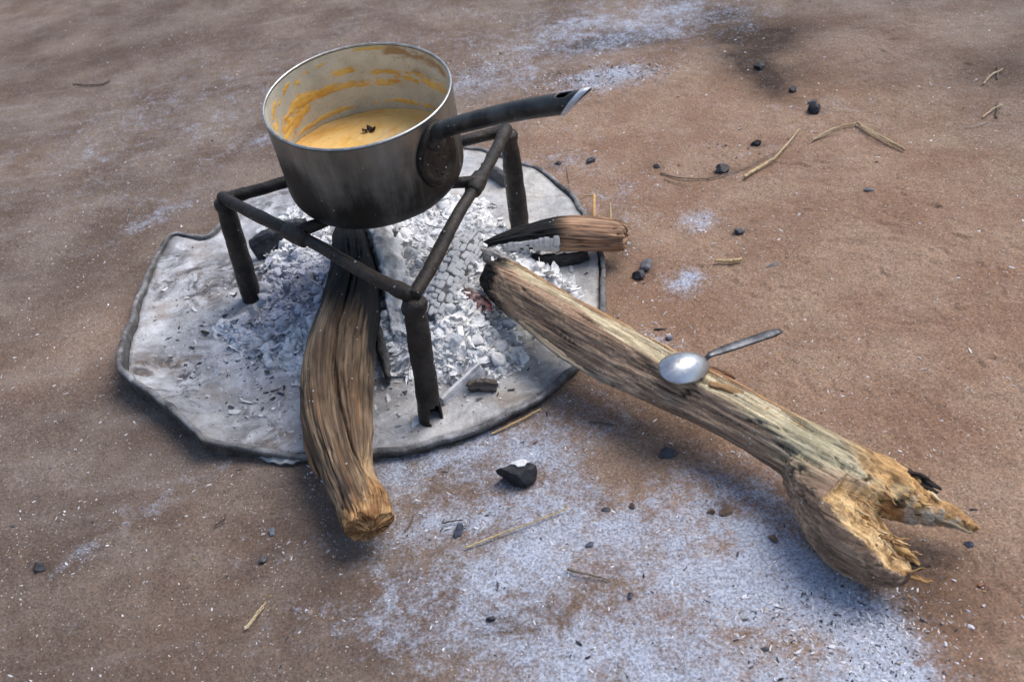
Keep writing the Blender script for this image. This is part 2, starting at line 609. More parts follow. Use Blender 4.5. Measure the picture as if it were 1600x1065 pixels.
#             px    py   rx    ry   rot  ash
ASH_BLOBS = [(760, 125, .085, .05, 0, .42), (945, 125, .085, .04, 0, .62), (1010, 30, .21, .12, 0, .50), (860, 70, .12, .07, 0, .25),
             (1097, 345, .03, .025, 30, .6), (1072, 436, .03, .028, 60, .68), (960, 300, .06, .05, 0, .28), (905, 250, .05, .04, 0, .3),
             (1000, 530, .05, .018, -30, .45), (1300, 945, .05, .03, -50, .45), (1365, 1025, .024, .06, 10, .6),
             (480, 850, .06, .03, 0, .20), (540, 960, .06, .03, 0, .16), (450, 1020, .12, .02, 10, .10), (240, 340, .07, .018, 40, .45), (280, 200, .40, .16, 10, .24), (800, 200, .25, .15, 0, .14),
             (180, 320, .12, .05, 0, .12), (300, 120, .25, .12, 0, .14), (420, 210, .05, .04, 0, .25), (250, 790, .11, .015, 35, .22),
             (140, 870, .06, .01, 35, .18), (960, 360, .05, .04, 0, .22), (1290, 170, .12, .06, 0, .15), (1560, 180, .10, .05, 0, .12),
             (640, 720, .06, .02, 0, .35), (1180, 250, .10, .06, 0, .12), (1240, 970, .12, .05, 0, .12), (700, 30, .25, .1, 0, .12)]
HOLES = [(985, 715, .050, .035, 20, .85), (1225, 1000, .06, .02, -10, .55), (1130, 850, .02, .015, 0, .3), (960, 880, .04, .03, 0, .2), (870, 960, .05, .03, 10, .38),
         (720, 770, .05, .02, 0, .35), (640, 800, .05, .02, 30, .35), (820, 745, .02, .015, 0, .5), (1010, 960, .05, .02, 0, .3), (700, 860, .05, .015, 20, .3)]
DARKS = [(960, 58, .09, .024, 8, .9), (900, 72, .06, .018, 20, .5), (1165, 50, .09, .075, -20, .85), (1208, 112, .055, .05, -30, .95), (1135, 18, .045, .05, 0, .8), (1185, 72, .05, .06, -30, .8), (1212, 140, .03, .035, 0, .6), (1020, 62, .05, .022, -6, .7), (1185, 98, .018, .02, 0, .8),
         (150, 290, .06, .04, 20, .3), (60, 960, .25, .10, 10, .16), (330, 1010, .25, .06, 5, .18), (40, 420, .2, .06, 25, .16), (260, 430, .12, .03, 20, .2), (600, 1030, .2, .03, 5, .25), (120, 40, .3, .05, 10, .2), (1230, 40, .06, .03, 0, .3), (60, 110, .22, .08, 20, .34), (1585, 110, .10, .06, 0, .6), (1420, 930, .05, .035, -20, .75), (1500, 880, .07, .03, -30, .22),
         (1090, 640, .11, .03, -38, .30), (860, 165, .015, .01, 0, .25), (960, 385, .018, .06, -15, .7), (1160, 395, .02, .01, 0, .2)]  # the patch under the long log and the upper-left corner paint shade
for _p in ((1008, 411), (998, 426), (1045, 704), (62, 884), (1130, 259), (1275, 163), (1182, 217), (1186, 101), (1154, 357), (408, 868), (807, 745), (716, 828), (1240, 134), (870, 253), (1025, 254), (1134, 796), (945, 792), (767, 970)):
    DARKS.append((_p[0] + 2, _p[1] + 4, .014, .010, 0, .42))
WARMS = [(1350, 420, .35, .45, 0, 1.0), (1100, 200, .30, .30, 0, .75), (900, 330, .15, .2, 0, .6), (1450, 700, .25, .3, 0, .8), (300, 980, .2, .12, 0, .15), (100, 560, .2, .1, 20, .35), (280, 480, .1, .05, 30, .35)]  # warmer sand, also painted lighter for the brighter light at right


def blob(P, b):
    c = G(b[0], b[1])[:2]
    q = P - c
    a = R_(b[4]); ca, sa = math.cos(a), math.sin(a)
    u = (q[:, 0] * ca + q[:, 1] * sa) / b[2]; v = (-q[:, 0] * sa + q[:, 1] * ca) / b[3]
    return np.exp(-(u * u + v * v) ** 1.0)


LID_C = np.array([-.1534, .950])
ARCS = []
_r2 = np.random.default_rng(11)
for reg, n in (((1210, 1420, 250, 500), 22), ((1380, 1590, 300, 470), 26), ((1330, 1560, 30, 150), 15), ((1180, 1300, 500, 620), 14), ((1400, 1590, 480, 640), 12), ((1440, 1590, 830, 1000), 14), ((1100, 1300, 380, 520), 14)):
    for k in range(n):
        c = G(_r2.uniform(reg[0], reg[1]), _r2.uniform(reg[2], reg[3]))[:2]
        ARCS.append((c, R_(_r2.normal(-50, 30)), _r2.uniform(.014, .050), _r2.uniform(.012, .03) * _r2.choice([-1, 1, 1]), _r2.uniform(.0009, .0022)))
PITS = [(985, 715, .045, .035, .004), (650, 755, .03, .02, .004), (1175, 60, .06, .04, .006), (1420, 935, .04, .03, .006), (1480, 890, .05, .02, .004), (1335, 385, .012, .008, .004),
        (400, 845, .02, .02, .003), (960, 70, .09, .03, .008), (1130, 795, .01, .008, .003), (1110, 800, .01, .008, .003), (300, 900, .05, .05, .003), (150, 310, .04, .03, .003)]


def ground_fields(P, fine=True):
    h = .010 * fbm(P, 2.6, 2, 1) + .0015 * fbm(P, 16, 3, 2) * (1 if fine else .6)
    if fine:
        h += .0010 * fbm(P, 75, 3, 5) + .0007 * fbm(P, 260, 2, 6)
    near = np.hypot(*(P - LID_C).T)
    h *= sstep(.05, .5, near) * .75 + .25
    wob = fbm(P, 22, 4, 21); wob2 = fbm(P, 7, 3, 22)
    sd = poly_sd(P, ASH_MAIN) + .022 * wob + .028 * wob2
    ash = (.70 + .22 * wob2) * sstep(-.075, .065, sd) + .26 * wob * sstep(-.06, .03, sd)
    for b in ASH_BLOBS:
        ash = ash + b[5] * blob(P + .012 * np.stack([wob, -wob], 1), b) * (1 + .5 * wob)
    for b in HOLES:
        ash = ash * (1 - np.clip(b[5] * blob(P + .010 * np.stack([wob, wob2], 1), b) * (1.2 + .6 * wob), 0, 1))
    ash = np.clip(ash + .03 * (wob2 + wob), 0, 1)
    dark = 0
    for b in DARKS:
        dark = dark + b[5] * blob(P + .018 * np.stack([wob2, wob], 1), b)
    dark = np.clip(dark * (1 + .5 * wob), 0, 1)
    warm = 0
    for b in WARMS:
        warm = warm + b[5] * blob(P, b)
    warm = np.clip(warm + .25 * wob2, 0, 1)
    for p in PITS:
        h -= p[4] * blob(P, (*p[:4], 0))
    return h, ash, dark, warm


def axis(a, b, s, fa, fb, s2, far):
    core = np.arange(a, b + s / 2, s)
    hi = np.arange(b + s2, fb, s2); lo = np.arange(a - s2, fa, -s2)
    out_h, out_l = [], []
    st, x = s2 * 3, fb
    while x < far: x += st; out_h.append(x); st *= 1.5
    st, x = s2 * 3, fa
    while x > -far: x -= st; out_l.append(x); st *= 1.5
    return np.concatenate([out_l[::-1], lo[::-1], core, hi, out_h])


gx = axis(-.62, .72, .0022, -1.15, 1.0, .0045, 60)
gy = axis(.32, 1.45, .0022, .2, 2.4, .0045, 60)
XX, YY = np.meshgrid(gx, gy)
P2 = np.stack([XX.ravel(), YY.ravel()], 1)
gh, gash, gdark, gwarm = ground_fields(P2)
farm = sstep(0, 3, np.maximum(np.abs(P2[:, 0]) - 1.2, np.abs(P2[:, 1] - 1.2) - 1.3))
gh = gh * (1 - farm)
for c, a, L, rad, dep in ARCS:
    ix0, ix1 = np.searchsorted(gx, [c[0] - L - .01, c[0] + L + .01]); iy0, iy1 = np.searchsorted(gy, [c[1] - L - .01, c[1] + L + .01])
    if ix1 <= ix0 or iy1 <= iy0: continue
    sx, sy = np.meshgrid(gx[ix0:ix1] - c[0], gy[iy0:iy1] - c[1])
    u = sx * math.cos(a) + sy * math.sin(a); v = -sx * math.sin(a) + sy * math.cos(a)
    v = v - u * u / (2 * rad) * .6 + .002 * np.sin(u * 260 + rad * 900)
    env = np.exp(-(u / (L * .5)) ** 4) * (.55 + .45 * np.sin(u * 190 + rad * 5000))
    wv = v / .0024
    dh = dep * env * (np.exp(-wv ** 2) * -1.0 + .75 * np.exp(-(wv - 1.5) ** 2))
    idx = (np.arange(iy0, iy1)[:, None] * len(gx) + np.arange(ix0, ix1)[None, :])
    gh[idx] += dh
fg = gridfaces(len(gy), len(gx), False)
me = mesh('ground', np.c_[P2, gh], fg, True, {'mask': np.c_[gash, gdark, gwarm]}, M['ground'])
obj('ground', me, kind='structure')


def ground_z(x, y):
    i = int(np.clip(np.searchsorted(gx, x), 1, len(gx) - 1)); j = int(np.clip(np.searchsorted(gy, y), 1, len(gy) - 1))
    return float(gh[j * len(gx) + i])


# ------------------------------------------------------------------ drum lid
LID_Z = 0.0085
lid_px = [(181, 560), (196, 512), (215, 455), (240, 400), (262, 366), (285, 361), (318, 368), (340, 352), (352, 326), (385, 304), (440, 280), (520, 255), (600, 236), (680, 228), (745, 231),
          (795, 243), (838, 258), (878, 285), (905, 315), (928, 350), (942, 395), (946, 440), (944, 490), (925, 545), (890, 588), (850, 618), (800, 648), (740, 674), (660, 698), (585, 710), (540, 712),
          (480, 712), (430, 710), (380, 702), (330, 694), (310, 688), (298, 672), (262, 640), (225, 610), (195, 588)]
lid_lip = [.036, .024, .016, .012, .011, .011, .010, .010, .010, .009, .009, .009, .009, .009, .009,
           .010, .010, .011, .011, .011, .010, .010, .010, .009, .010, .010, .010, .010, .010, .010, .011,
           .011, .013, .018, .024, .031, .033, .031, .033, .036]
lpts = np.array([np.r_[G(x, y, l)[:2], l] for (x, y), l in zip(lid_px, lid_lip)])
NB = 720
ext = np.vstack([lpts[-2:], lpts, lpts[:3]])
dense = catmull(ext, NB * 4)
# keep the closed part, resample by arc length
ip = (len(ext) - 1)
u_all = np.linspace(0, ip, NB * 4)
sel = (u_all >= 2) & (u_all < 2 + len(lpts))
cl = dense[sel]
seg = np.r_[0, np.cumsum(np.hypot(*np.diff(np.vstack([cl, cl[:1]])[:, :2], axis=0).T))]
uu = np.linspace(0, seg[-1], NB, endpoint=False)
clw = np.vstack([cl, cl[:1]])
LB = np.stack([np.interp(uu, seg, clw[:, k]) for k in range(3)], 1)
LB[:, :2] += .0026 * np.stack([fbm(LB[:, :2], 40, 3, 31), fbm(LB[:, :2], 40, 3, 32)], 1)
lid_in = LB[:, :2] - LID_C
lid_n = np.roll(LB[:, :2], -1, 0) - np.roll(LB[:, :2], 1, 0)
lid_n = np.stack([lid_n[:, 1], -lid_n[:, 0]], 1); lid_n /= np.linalg.norm(lid_n, axis=1)[:, None]
if (lid_n * lid_in).sum() < 0: lid_n = -lid_n
for _ in range(6):
    lid_n = (np.roll(lid_n, 1, 0) + lid_n * 2 + np.roll(lid_n, -1, 0)); lid_n /= np.linalg.norm(lid_n, axis=1)[:, None]
lid = thing('drum_lid', (LID_C[0], LID_C[1], 0), 'battered round steel drum lid coated in ash, with a bent raised edge', 'drum lid')


def lid_surf(P):
    return LID_Z + .0025 * fbm(P, 9, 3, 33) + .0009 * fbm(P, 45, 3, 34)


rows, msk = [], []
NR = 110
inner = LB[:, :2] - lid_n * .0075
for q in range(NR):
    k = (q / (NR - 1)) ** .85
    k = max(k, .003)
    P = LID_C + (inner - LID_C) * k
    z = lid_surf(P)
    edge = sstep(.86, 1.0, np.full(NB, k))
    z = z + edge * np.maximum(LB[:, 2] - .013, 0) * .55
    rows.append(np.c_[P, z])
    pxs = P
    st = np.clip(.45 + .9 * fbm(P, 11, 4, 35), 0, 1)
    left = sstep(-.12, -.25, P[:, 0])
    st = np.clip(st * (.55 + .75 * left), 0, 1)
    white = np.clip(sstep(-.2, .05, P[:, 0]) * (.8 + .5 * fbm(P, 20, 3, 36)), 0, 1)
    msk.append(np.c_[np.zeros(NB) + .55 * sstep(.985, 1, np.full(NB, k)), st, white])
V = np.concatenate(rows)
me = mesh('dish', V, [gridfaces(NR, NB), np.stack([np.zeros(NB - 2, int), np.arange(1, NB - 1), np.arange(2, NB)], 1)], True, {'mask': np.concatenate(msk)}, M['plate'])
put(obj('dish', me), lid)
# rolled bead round the edge, its skirt running down to the ground
prof = []
for a in np.linspace(200, -60, 16):
    prof.append((math.cos(R_(a)), math.sin(R_(a))))
rows, msk = [], []
br = .0032 + .0014 * fbm(LB[:, :2], 30, 3, 37)
zc = LB[:, 2] - br * .6 + .0042 * fbm(LB[:, :2], 20, 3, 38)
rows.append(np.c_[inner + lid_n * .001, np.minimum(lid_surf(inner) - .002, zc - .003)]); msk.append(np.tile([.7, .5, 0], (NB, 1)))
for cx, cz in prof:
    o_ = -br * .9 + br * cx
    rows.append(np.c_[LB[:, :2] + lid_n * o_[:, None], zc + br * cz])
    msk.append(np.c_[np.clip(.85 - .45 * (cz > .6) * (.5 + fbm(LB[:, :2], 60, 3, 39)), 0, 1), np.full(NB, .6), np.zeros(NB)])
for k in (.35, .7, 1.0):
    zz = zc * (1 - k) + (-.004) * k
    rows.append(np.c_[LB[:, :2] - lid_n * (.001 + .004 * k), zz]); msk.append(np.tile([1, .5, 0], (NB, 1)))
V = np.concatenate(rows)
me = mesh('rolled_rim', V, gridfaces(len(rows), NB), True, {'mask': np.concatenate(msk)}, M['plate'])
put(obj('rolled_rim', me), lid)
# torn pale tongue of metal under the front edge
tp = np.array([G(x, y, .006) for x, y in ((395, 700), (420, 707), (450, 712), (480, 713))])
rows = []
for i, c in enumerate(catmull(tp, 24)):
    wv = .010 * math.sin(math.pi * (i + .5) / 24) ** .6
    for s in (-1, -.3, .3, 1):
        rows.append(c + np.array([.002 * s, -wv * .5 + wv * s * .5 - .001, .004 + .0012 * math.sin(i * 1.3) - .003 * (1 - s) * .5]))
V = np.array(rows)
V = np.vstack([V, V - [0, 0, .0015]])
n_ = 24 * 4
top = gridfaces(24, 4, False)
me = mesh('torn_lip', V, [top, (top + n_)[:, ::-1]], True, None, M['pale'])
put(obj('torn_lip', me), lid)

# ------------------------------------------------------------------ ash heap
HEAP = GX([(405, 345), (470, 305), (560, 285), (680, 290), (760, 300), (795, 345), (850, 395), (900, 428), (905, 462), (870, 466), (800, 470), (812, 520), (822, 552), (770, 590), (690, 592), (610, 575),
           (540, 600), (500, 640), (470, 585), (410, 560), (330, 515), (322, 492), (395, 482), (400, 420)], .02)


def heap_h(P):
    sd = poly_sd(P, HEAP) + .008 * fbm(P, 40, 3, 41)
    c = G(690, 440, .03)[:2]
    big = np.exp(-((P - c) ** 2).sum(1) / .11 ** 2)
    h = sstep(-.004, .055, sd) * (.012 + .024 * big)
    lump = np.abs(fbm(P, 55, 3, 42)); fine = np.abs(fbm(P, 150, 3, 43))
    h = h + sstep(0, .02, sd) * (.013 * lump + .008 * fine) - .004
    return LID_Z + h - .004 * (sd < -.006)


hx = np.arange(HEAP[:, 0].min() - .02, HEAP[:, 0].max() + .02, .0016); hy = np.arange(HEAP[:, 1].min() - .02, HEAP[:, 1].max() + .02, .0016)
HX, HY = np.meshgrid(hx, hy)
HP = np.stack([HX.ravel(), HY.ravel()], 1)
hz = heap_h(HP)
keep = poly_sd(HP, HEAP) > -.016
fh = gridfaces(len(hy), len(hx), False)
fh = fh[keep[fh].all(1)]


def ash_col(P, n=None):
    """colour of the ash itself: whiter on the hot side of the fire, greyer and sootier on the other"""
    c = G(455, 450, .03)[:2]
    grey = np.exp(-((P - c) ** 2).sum(1) / .075 ** 2)  # painted shade of the pan: ash darker and bluer on the left
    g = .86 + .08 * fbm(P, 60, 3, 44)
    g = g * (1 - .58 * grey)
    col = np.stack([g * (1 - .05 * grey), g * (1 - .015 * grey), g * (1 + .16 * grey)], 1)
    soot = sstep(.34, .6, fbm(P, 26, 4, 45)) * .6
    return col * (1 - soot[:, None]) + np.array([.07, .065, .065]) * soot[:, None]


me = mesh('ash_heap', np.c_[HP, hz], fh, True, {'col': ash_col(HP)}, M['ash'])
obj('ash_heap', me, None, 'heap of white and blue-grey ash on the middle of the steel drum lid', 'ash', kind='stuff')


def template(sub=2):
    bm = bmesh.new(); bmesh.ops.create_icosphere(bm, subdivisions=sub, radius=1)
    V = np.array([v.co[:] for v in bm.verts]); F = np.array([[v.index for v in f.verts] for f in bm.faces]); bm.free()
    return V, F


ICO1, ICO1F = template(1)
ICO2, ICO2F = template(2)
ICO3, ICO3F = template(3)


def rots(n, rg, tilt=math.pi):
    a = rg.uniform(0, 2 * np.pi, n); b = rg.uniform(-tilt, tilt, n); c = rg.uniform(-tilt, tilt, n)
    ca, sa, cb, sb, cc, scn = np.cos(a), np.sin(a), np.cos(b), np.sin(b), np.cos(c), np.sin(c)
    Z, O = np.zeros(n), np.ones(n)
    Rz = np.stack([ca, -sa, Z, sa, ca, Z, Z, Z, O], 1).reshape(n, 3, 3)
    Rx = np.stack([O, Z, Z, Z, cb, -sb, Z, sb, cb], 1).reshape(n, 3, 3)
    Ry = np.stack([cc, Z, scn, Z, O, Z, -scn, Z, cc], 1).reshape(n, 3, 3)
    return Rz @ Rx @ Ry


def scatter(tv, tf, pos, size, Rm, col, jitter=0, rg=rng):
    n, k = len(pos), len(tv)
    V = np.broadcast_to(tv, (n, k, 3)) * size[:, None, :]
    if jitter:
        V = V * (1 + rg.uniform(-jitter, jitter, (n, k, 1)))
    V = np.einsum('nij,nkj->nki', Rm, V) + pos[:, None, :]
    F = (tf[None] + (np.arange(n) * k)[:, None, None]).reshape(-1, tf.shape[1])
    return V.reshape(-1, 3), F, np.repeat(col, k, 0)


def sample_in(poly, n, rg):
    lo, hi = poly.min(0), poly.max(0); out = []
    tot = 0
    while tot < n:
        p = rg.uniform(lo, hi, (n * 2, 2)); p = p[poly_sd(p, poly) > .002]
        out.append(p); tot += len(p)
    return np.concatenate(out)[:n]


# crumbling lumps: broken angular clumps
def clump_template(seed):
    rg_ = np.random.default_rng(seed)
    v = ICO2.copy()
    for _ in range(9):
        n_ = rg_.normal(size=3); n_ /= np.linalg.norm(n_)
        v = v - np.outer(np.maximum(v @ n_ - rg_.uniform(.35, .75), 0), n_)
    return v * (1 + .22 * fbm(v, 2.6, 3, seed))[:, None] * 1.25


CLT = [clump_template(900 + i) for i in range(8)]
n = 2600
p = sample_in(HEAP, n, rng)
s = rng.lognormal(math.log(.0030), .55, n).clip(.0012, .0095)
size = np.stack([s * rng.uniform(.8, 1.5, n), s * rng.uniform(.7, 1.2, n), s * rng.uniform(.4, .8, n)], 1)
z = heap_h(p) + s * .25
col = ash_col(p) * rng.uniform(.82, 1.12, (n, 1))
Vl, Fl, cl2, o_ = [], [], [], 0
Rm = rots(n, rng, 1.2)
for q in range(8):
    v_, f_, c_ = scatter(CLT[q], ICO2F, np.c_[p, z][q::8], size[q::8], Rm[q::8], np.clip(col, 0, .86)[q::8], .04)
    Vl.append(v_); Fl.append(f_ + o_); cl2.append(c_); o_ += len(v_)
V, F, c = np.concatenate(Vl), np.concatenate(Fl), np.concatenate(cl2)
obj('ash_lump', mesh('ash_lump', V, F, True, {'col': c}, M['ash']), None, 'crumbling lumps of pale ash heaped under the saucepan stand', 'ash', kind='stuff')
# thin curled flakes
fu, fv = np.meshgrid(np.linspace(-1, 1, 4), np.linspace(-1, 1, 3))
FLK = np.stack([fu.ravel(), fv.ravel() * .6 * (1 - .25 * fu.ravel() ** 2), .45 * fu.ravel() ** 2 + .18 * fv.ravel()], 1)
FLKF = gridfaces(3, 4, False)


def flakes(n, p, z, lo, hi, col, tilt, rg):
    s = rg.lognormal(math.log(lo), .45, n).clip(lo * .4, hi)
    size = np.stack([s * rg.uniform(.9, 1.5, n), s * rg.uniform(.6, 1.1, n), s * rg.uniform(-.7, .7, n)], 1)
    return scatter(FLK, FLKF, np.c_[p, z + s * .3], size, rots(n, rg, tilt), col, .12)


n = 6000
p = sample_in(HEAP, n, rng)
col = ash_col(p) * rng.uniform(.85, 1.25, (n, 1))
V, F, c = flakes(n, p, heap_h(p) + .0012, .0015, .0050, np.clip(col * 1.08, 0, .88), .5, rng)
# petals: stacks of larger papery layers sharing one tilt
nb = 900
pb = sample_in(HEAP, nb, rng)
Rb = rots(nb, rng, .6)
kb = 5
p5 = np.repeat(pb, kb, 0) + rng.normal(0, .0028, (nb * kb, 2))
R5 = np.repeat(Rb, kb, 0) @ rots(nb * kb, np.random.default_rng(77), .16) if False else np.repeat(Rb, kb, 0)
s5 = np.repeat(rng.lognormal(math.log(.0032), .4, nb).clip(.0015, .0075), kb) * rng.uniform(.7, 1.2, nb * kb)
sz5 = np.stack([s5 * rng.uniform(1.0, 1.7, nb * kb), s5 * rng.uniform(.7, 1.1, nb * kb), s5 * rng.uniform(.5, 1.0, nb * kb)], 1)
off5 = np.tile(np.arange(kb) * .0011, nb)
pos5 = np.c_[p5, heap_h(p5) + .0015] + R5[:, :, 2] * off5[:, None] + R5[:, :, 0] * (np.tile(np.arange(kb) * .0013, nb) * rng.choice([-1, 1], nb).repeat(kb))[:, None]
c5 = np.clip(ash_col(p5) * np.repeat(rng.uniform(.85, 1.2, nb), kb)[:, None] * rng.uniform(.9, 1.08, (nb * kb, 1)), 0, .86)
v5, f5, c5 = scatter(FLK, FLKF, pos5, sz5, R5, c5, .14)
V, F, c = np.concatenate([V, v5]), np.concatenate([F, f5 + len(V)]), np.concatenate([c, c5])
# threads of burnt fibre
nt_ = 700
pt = sample_in(HEAP, nt_, rng)
st_ = rng.uniform(.004, .013, nt_)
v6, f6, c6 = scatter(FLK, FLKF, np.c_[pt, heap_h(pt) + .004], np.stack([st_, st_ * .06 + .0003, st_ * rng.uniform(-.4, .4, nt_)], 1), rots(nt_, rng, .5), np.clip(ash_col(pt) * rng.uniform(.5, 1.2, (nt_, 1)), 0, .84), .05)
V, F, c = np.concatenate([V, v6]), np.concatenate([F, f6 + len(V)]), np.concatenate([c, c6])
obj('ash_flake', mesh('ash_flake', V, F, True, {'col': c}, M['ash']), None, 'thin curled white flakes of ash over the fire heap', 'ash', kind='stuff')
# shreds and char crumbs lying about the lid round the heap
n = 1500
ang = rng.uniform(0, 2 * np.pi, n * 3)
cand = GX([(520, 520)], .02)[0] + np.stack([rng.normal(0, .13, n * 3), rng.normal(0, .10, n * 3)], 1)
lid_poly = LB[::6, :2]
cand = cand[(poly_sd(cand, lid_poly) > .02)][:n]; n = len(cand)
g = np.where(rng.random(n) < .3, rng.uniform(.03, .12, n), rng.uniform(.4, .75, n))
zz = np.maximum(lid_surf(cand), heap_h(cand))
V, F, c = flakes(n, cand, zz, .0017, .006, np.stack([g, g, g * 1.03], 1), .5, rng)
obj('lid_crumb', mesh('lid_crumb', V, F, True, {'col': c}, M['ash']), None, 'shreds of ash and black crumbs scattered over the steel drum lid', 'ash crumbs', kind='stuff')

# ------------------------------------------------------------------ ground chips
SHV = np.array([[-1, -.35, 0], [-.2, -.8, .05], [.9, -.4, 0], [1, .3, .1], [.1, .75, 0], [-.8, .5, .08], [-.1, 0, .55], [.35, -.1, .5]])
SHF = np.array([[0, 1, 6], [1, 7, 6], [1, 2, 7], [2, 3, 7], [3, 4, 7], [4, 6, 7], [4, 5, 6], [5, 0, 6]])

N0 = 150000
cx = rng.uniform(-1.1, .95, N0); cy = rng.uniform(.3, 2.3, N0)
P = np.stack([cx, cy], 1)
h_, a_, d_, w_ = ground_fields(P, True)
clump = sstep(-.2, .6, fbm(P, 14, 3, 52))
prob = np.clip(.05 + .14 * clump + .24 * a_ + .07 * np.exp(-((np.hypot(*(P - LID_C).T) - .3) / .15) ** 2), 0, 1)
ok = (rng.random(N0) < prob * np.where(cy < 1.25, 1, .55)) & (poly_sd(P, lid_poly) < -.002)
P, h_, a_ = P[ok], h_[ok], a_[ok]; n = len(P)
blk = rng.random(n) < np.where(a_ > .3, .28, .2)
g = np.where(blk, rng.uniform(.02, .09, n), rng.uniform(.42, .78, n))
colc = np.stack([g, g, g * np.where(blk, 1.15, 1.02)], 1)
wd = (~blk) & (rng.random(n) < .12)
colc[wd] = np.array([.34, .23, .12]) * rng.uniform(.7, 1.3, (wd.sum(), 1))
s = rng.lognormal(math.log(.00066), .48, n).clip(.0003, .0022)
size = np.stack([s * rng.uniform(1, 2.2, n), s * rng.uniform(.5, 1, n), s * rng.uniform(.25, .6, n)], 1)
V, F, c = scatter(SHV, SHF, np.c_[P, h_ + s * .05], size, rots(n, rng, .35), colc, .3)
obj('ash_chip', mesh('ash_chip', V, F, False, {'col': c}, M['chip']), None, 'white ash specks and tiny black crumbs strewn over the brown sand', 'ash specks', kind='stuff')
# denser crumb clusters
cl_ = []
for px, py, sx, sy, k, pb in ((945, 120, .06, .022, 1500, .40), (770, 105, .05, .03, 420, .45), (1330, 985, .040, .025, 600, .28), (1372, 1035, .014, .04, 420, .30), (1275, 975, .04, .02, 300, .25), (1180, 225, .07, .03, 160, .9), (1090, 345, .02, .02, 60, .1),
                          (975, 385, .006, .012, 40, .1), (600, 592, .05, .03, 60, .3), (1020, 525, .03, .01, 60, .1), (700, 830, .03, .015, 40, .5), (480, 755, .02, .01, 30, .5)):
    q = G(px, py)[:2] + np.stack([rng.normal(0, sx, k), rng.normal(0, sy, k)], 1)
    cl_.append(np.c_[q, rng.random(k) < pb])
cl_ = np.concatenate(cl_); cl_ = cl_[poly_sd(cl_[:, :2], lid_poly) < -.002]
n = len(cl_)
h_ = ground_fields(cl_[:, :2])[0]
blk = cl_[:, 2] > .5
g = np.where(blk, rng.uniform(.02, .10, n), rng.uniform(.4, .75, n))
s = rng.lognormal(math.log(.00075), .5, n).clip(.0003, .0026)
size = np.stack([s * rng.uniform(1, 1.9, n), s * rng.uniform(.6, 1, n), s * rng.uniform(.3, .7, n)], 1)
V, F, c = scatter(SHV, SHF, np.c_[cl_[:, :2], h_ + s * .08], size, rots(n, rng, .6), np.stack([g, g, g * 1.08], 1), .25)
obj('charcoal_crumb', mesh('charcoal_crumb', V, F, False, {'col': c}, M['chip']), None, 'clusters of charcoal crumbs and ash bits on the sand', 'charcoal crumbs', kind='stuff')

# ------------------------------------------------------------------ iron tripod stand
TOPZ = .143
TA, TB, TC = G(348, 308, TOPZ), G(645, 462, TOPZ), G(793, 202, TOPZ)
BA, BB, BC = G(393, 462, .011), G(673, 650, .011), G(813, 360, .011)
stand = thing('tripod_stand', (TA[0] / 3 + TB[0] / 3 + TC[0] / 3, TA[1] / 3 + TB[1] / 3 + TC[1] / 3, .011), 'black sooty iron three-legged stand of welded pipe over the fire', 'tripod stand')


def rough_tube(C, r, m=28, seed=0, amp=.0006, caps=(4, 4)):
    n = len(C); th = np.linspace(0, 2 * np.pi, m, endpoint=False)
    rr = np.full((n, m), 0.0) + (np.asarray(r)[:, None] if np.ndim(r) else r)
    T, S, U = frames(C, (0.13, 0.21, 1) if abs((C[-1] - C[0])[2]) < .6 * np.linalg.norm(C[-1] - C[0]) else (1, .2, 0))
    Q = C[:, None] + r_mul(rr, th, S, U)
    rr = rr + amp * fbm(Q.reshape(-1, 3), 55, 4, seed).reshape(n, m)
    V, F, *_ = loft(C, rr, m, (0.13, 0.21, 1) if abs((C[-1] - C[0])[2]) < .6 * np.linalg.norm(C[-1] - C[0]) else (1, .2, 0), caps)
    return V, F


def r_mul(rr, th, S, U):
    return rr[..., None] * (np.cos(th)[None, :, None] * S[:, None] + np.sin(th)[None, :, None] * U[:, None])


BR = .0063
for k, (a, b) in enumerate(((TA, TB), (TB, TC), (TC, TA))):
    d = b - a; L = np.linalg.norm(d)
    bow = np.cross(d / L, [0, 0, 1])
    C = np.array([a + d * t + bow * .0018 * math.sin(t * 9 + k) + np.array([0, 0, .0014 * math.sin(t * 7 + 2 * k)]) for t in np.linspace(-.005, 1.0, 60)])
    r = BR * (1 + .05 * np.sin(np.linspace(0, 9, 60))) * np.where(np.linspace(0, 1, 60) > .93, 1.12, 1)
    V, F = rough_tube(C, r, 28, 60 + k, .0010)
    put(obj('top_bar', mesh('top_bar', V, F, True, None, M['iron'])), stand)
    # collar with the short prong that holds the pot
    t0 = (.43, .62, .5)[k]
    c0 = a + d * t0
    C = np.array([c0 + d / L * x for x in np.linspace(-.016, .016, 16)])
    r = BR + .0008 + .0020 * np.sin(np.linspace(0, np.pi, 16)) ** .25
    V, F = rough_tube(C, r, 28, 70 + k, .0014)
    col_o = put(obj('collar', mesh('collar', V, F, True, None, M['iron'])), stand)
    cen = (TA + TB + TC) / 3
    inn = cen - c0; inn[2] = 0; inn /= np.linalg.norm(inn)
    C = np.array([c0 + inn * x + np.array([0, 0, .003 + z]) for x, z in zip(np.linspace(0, .042, 12), np.linspace(.0, (-.001, .0045, .012)[k], 12))])
    V, F = rough_tube(C, np.linspace(.0066, .0052, 12), 20, 80 + k, .001)
    put(obj('support_prong', mesh('support_prong', V, F, True, None, M['iron'])), stand)
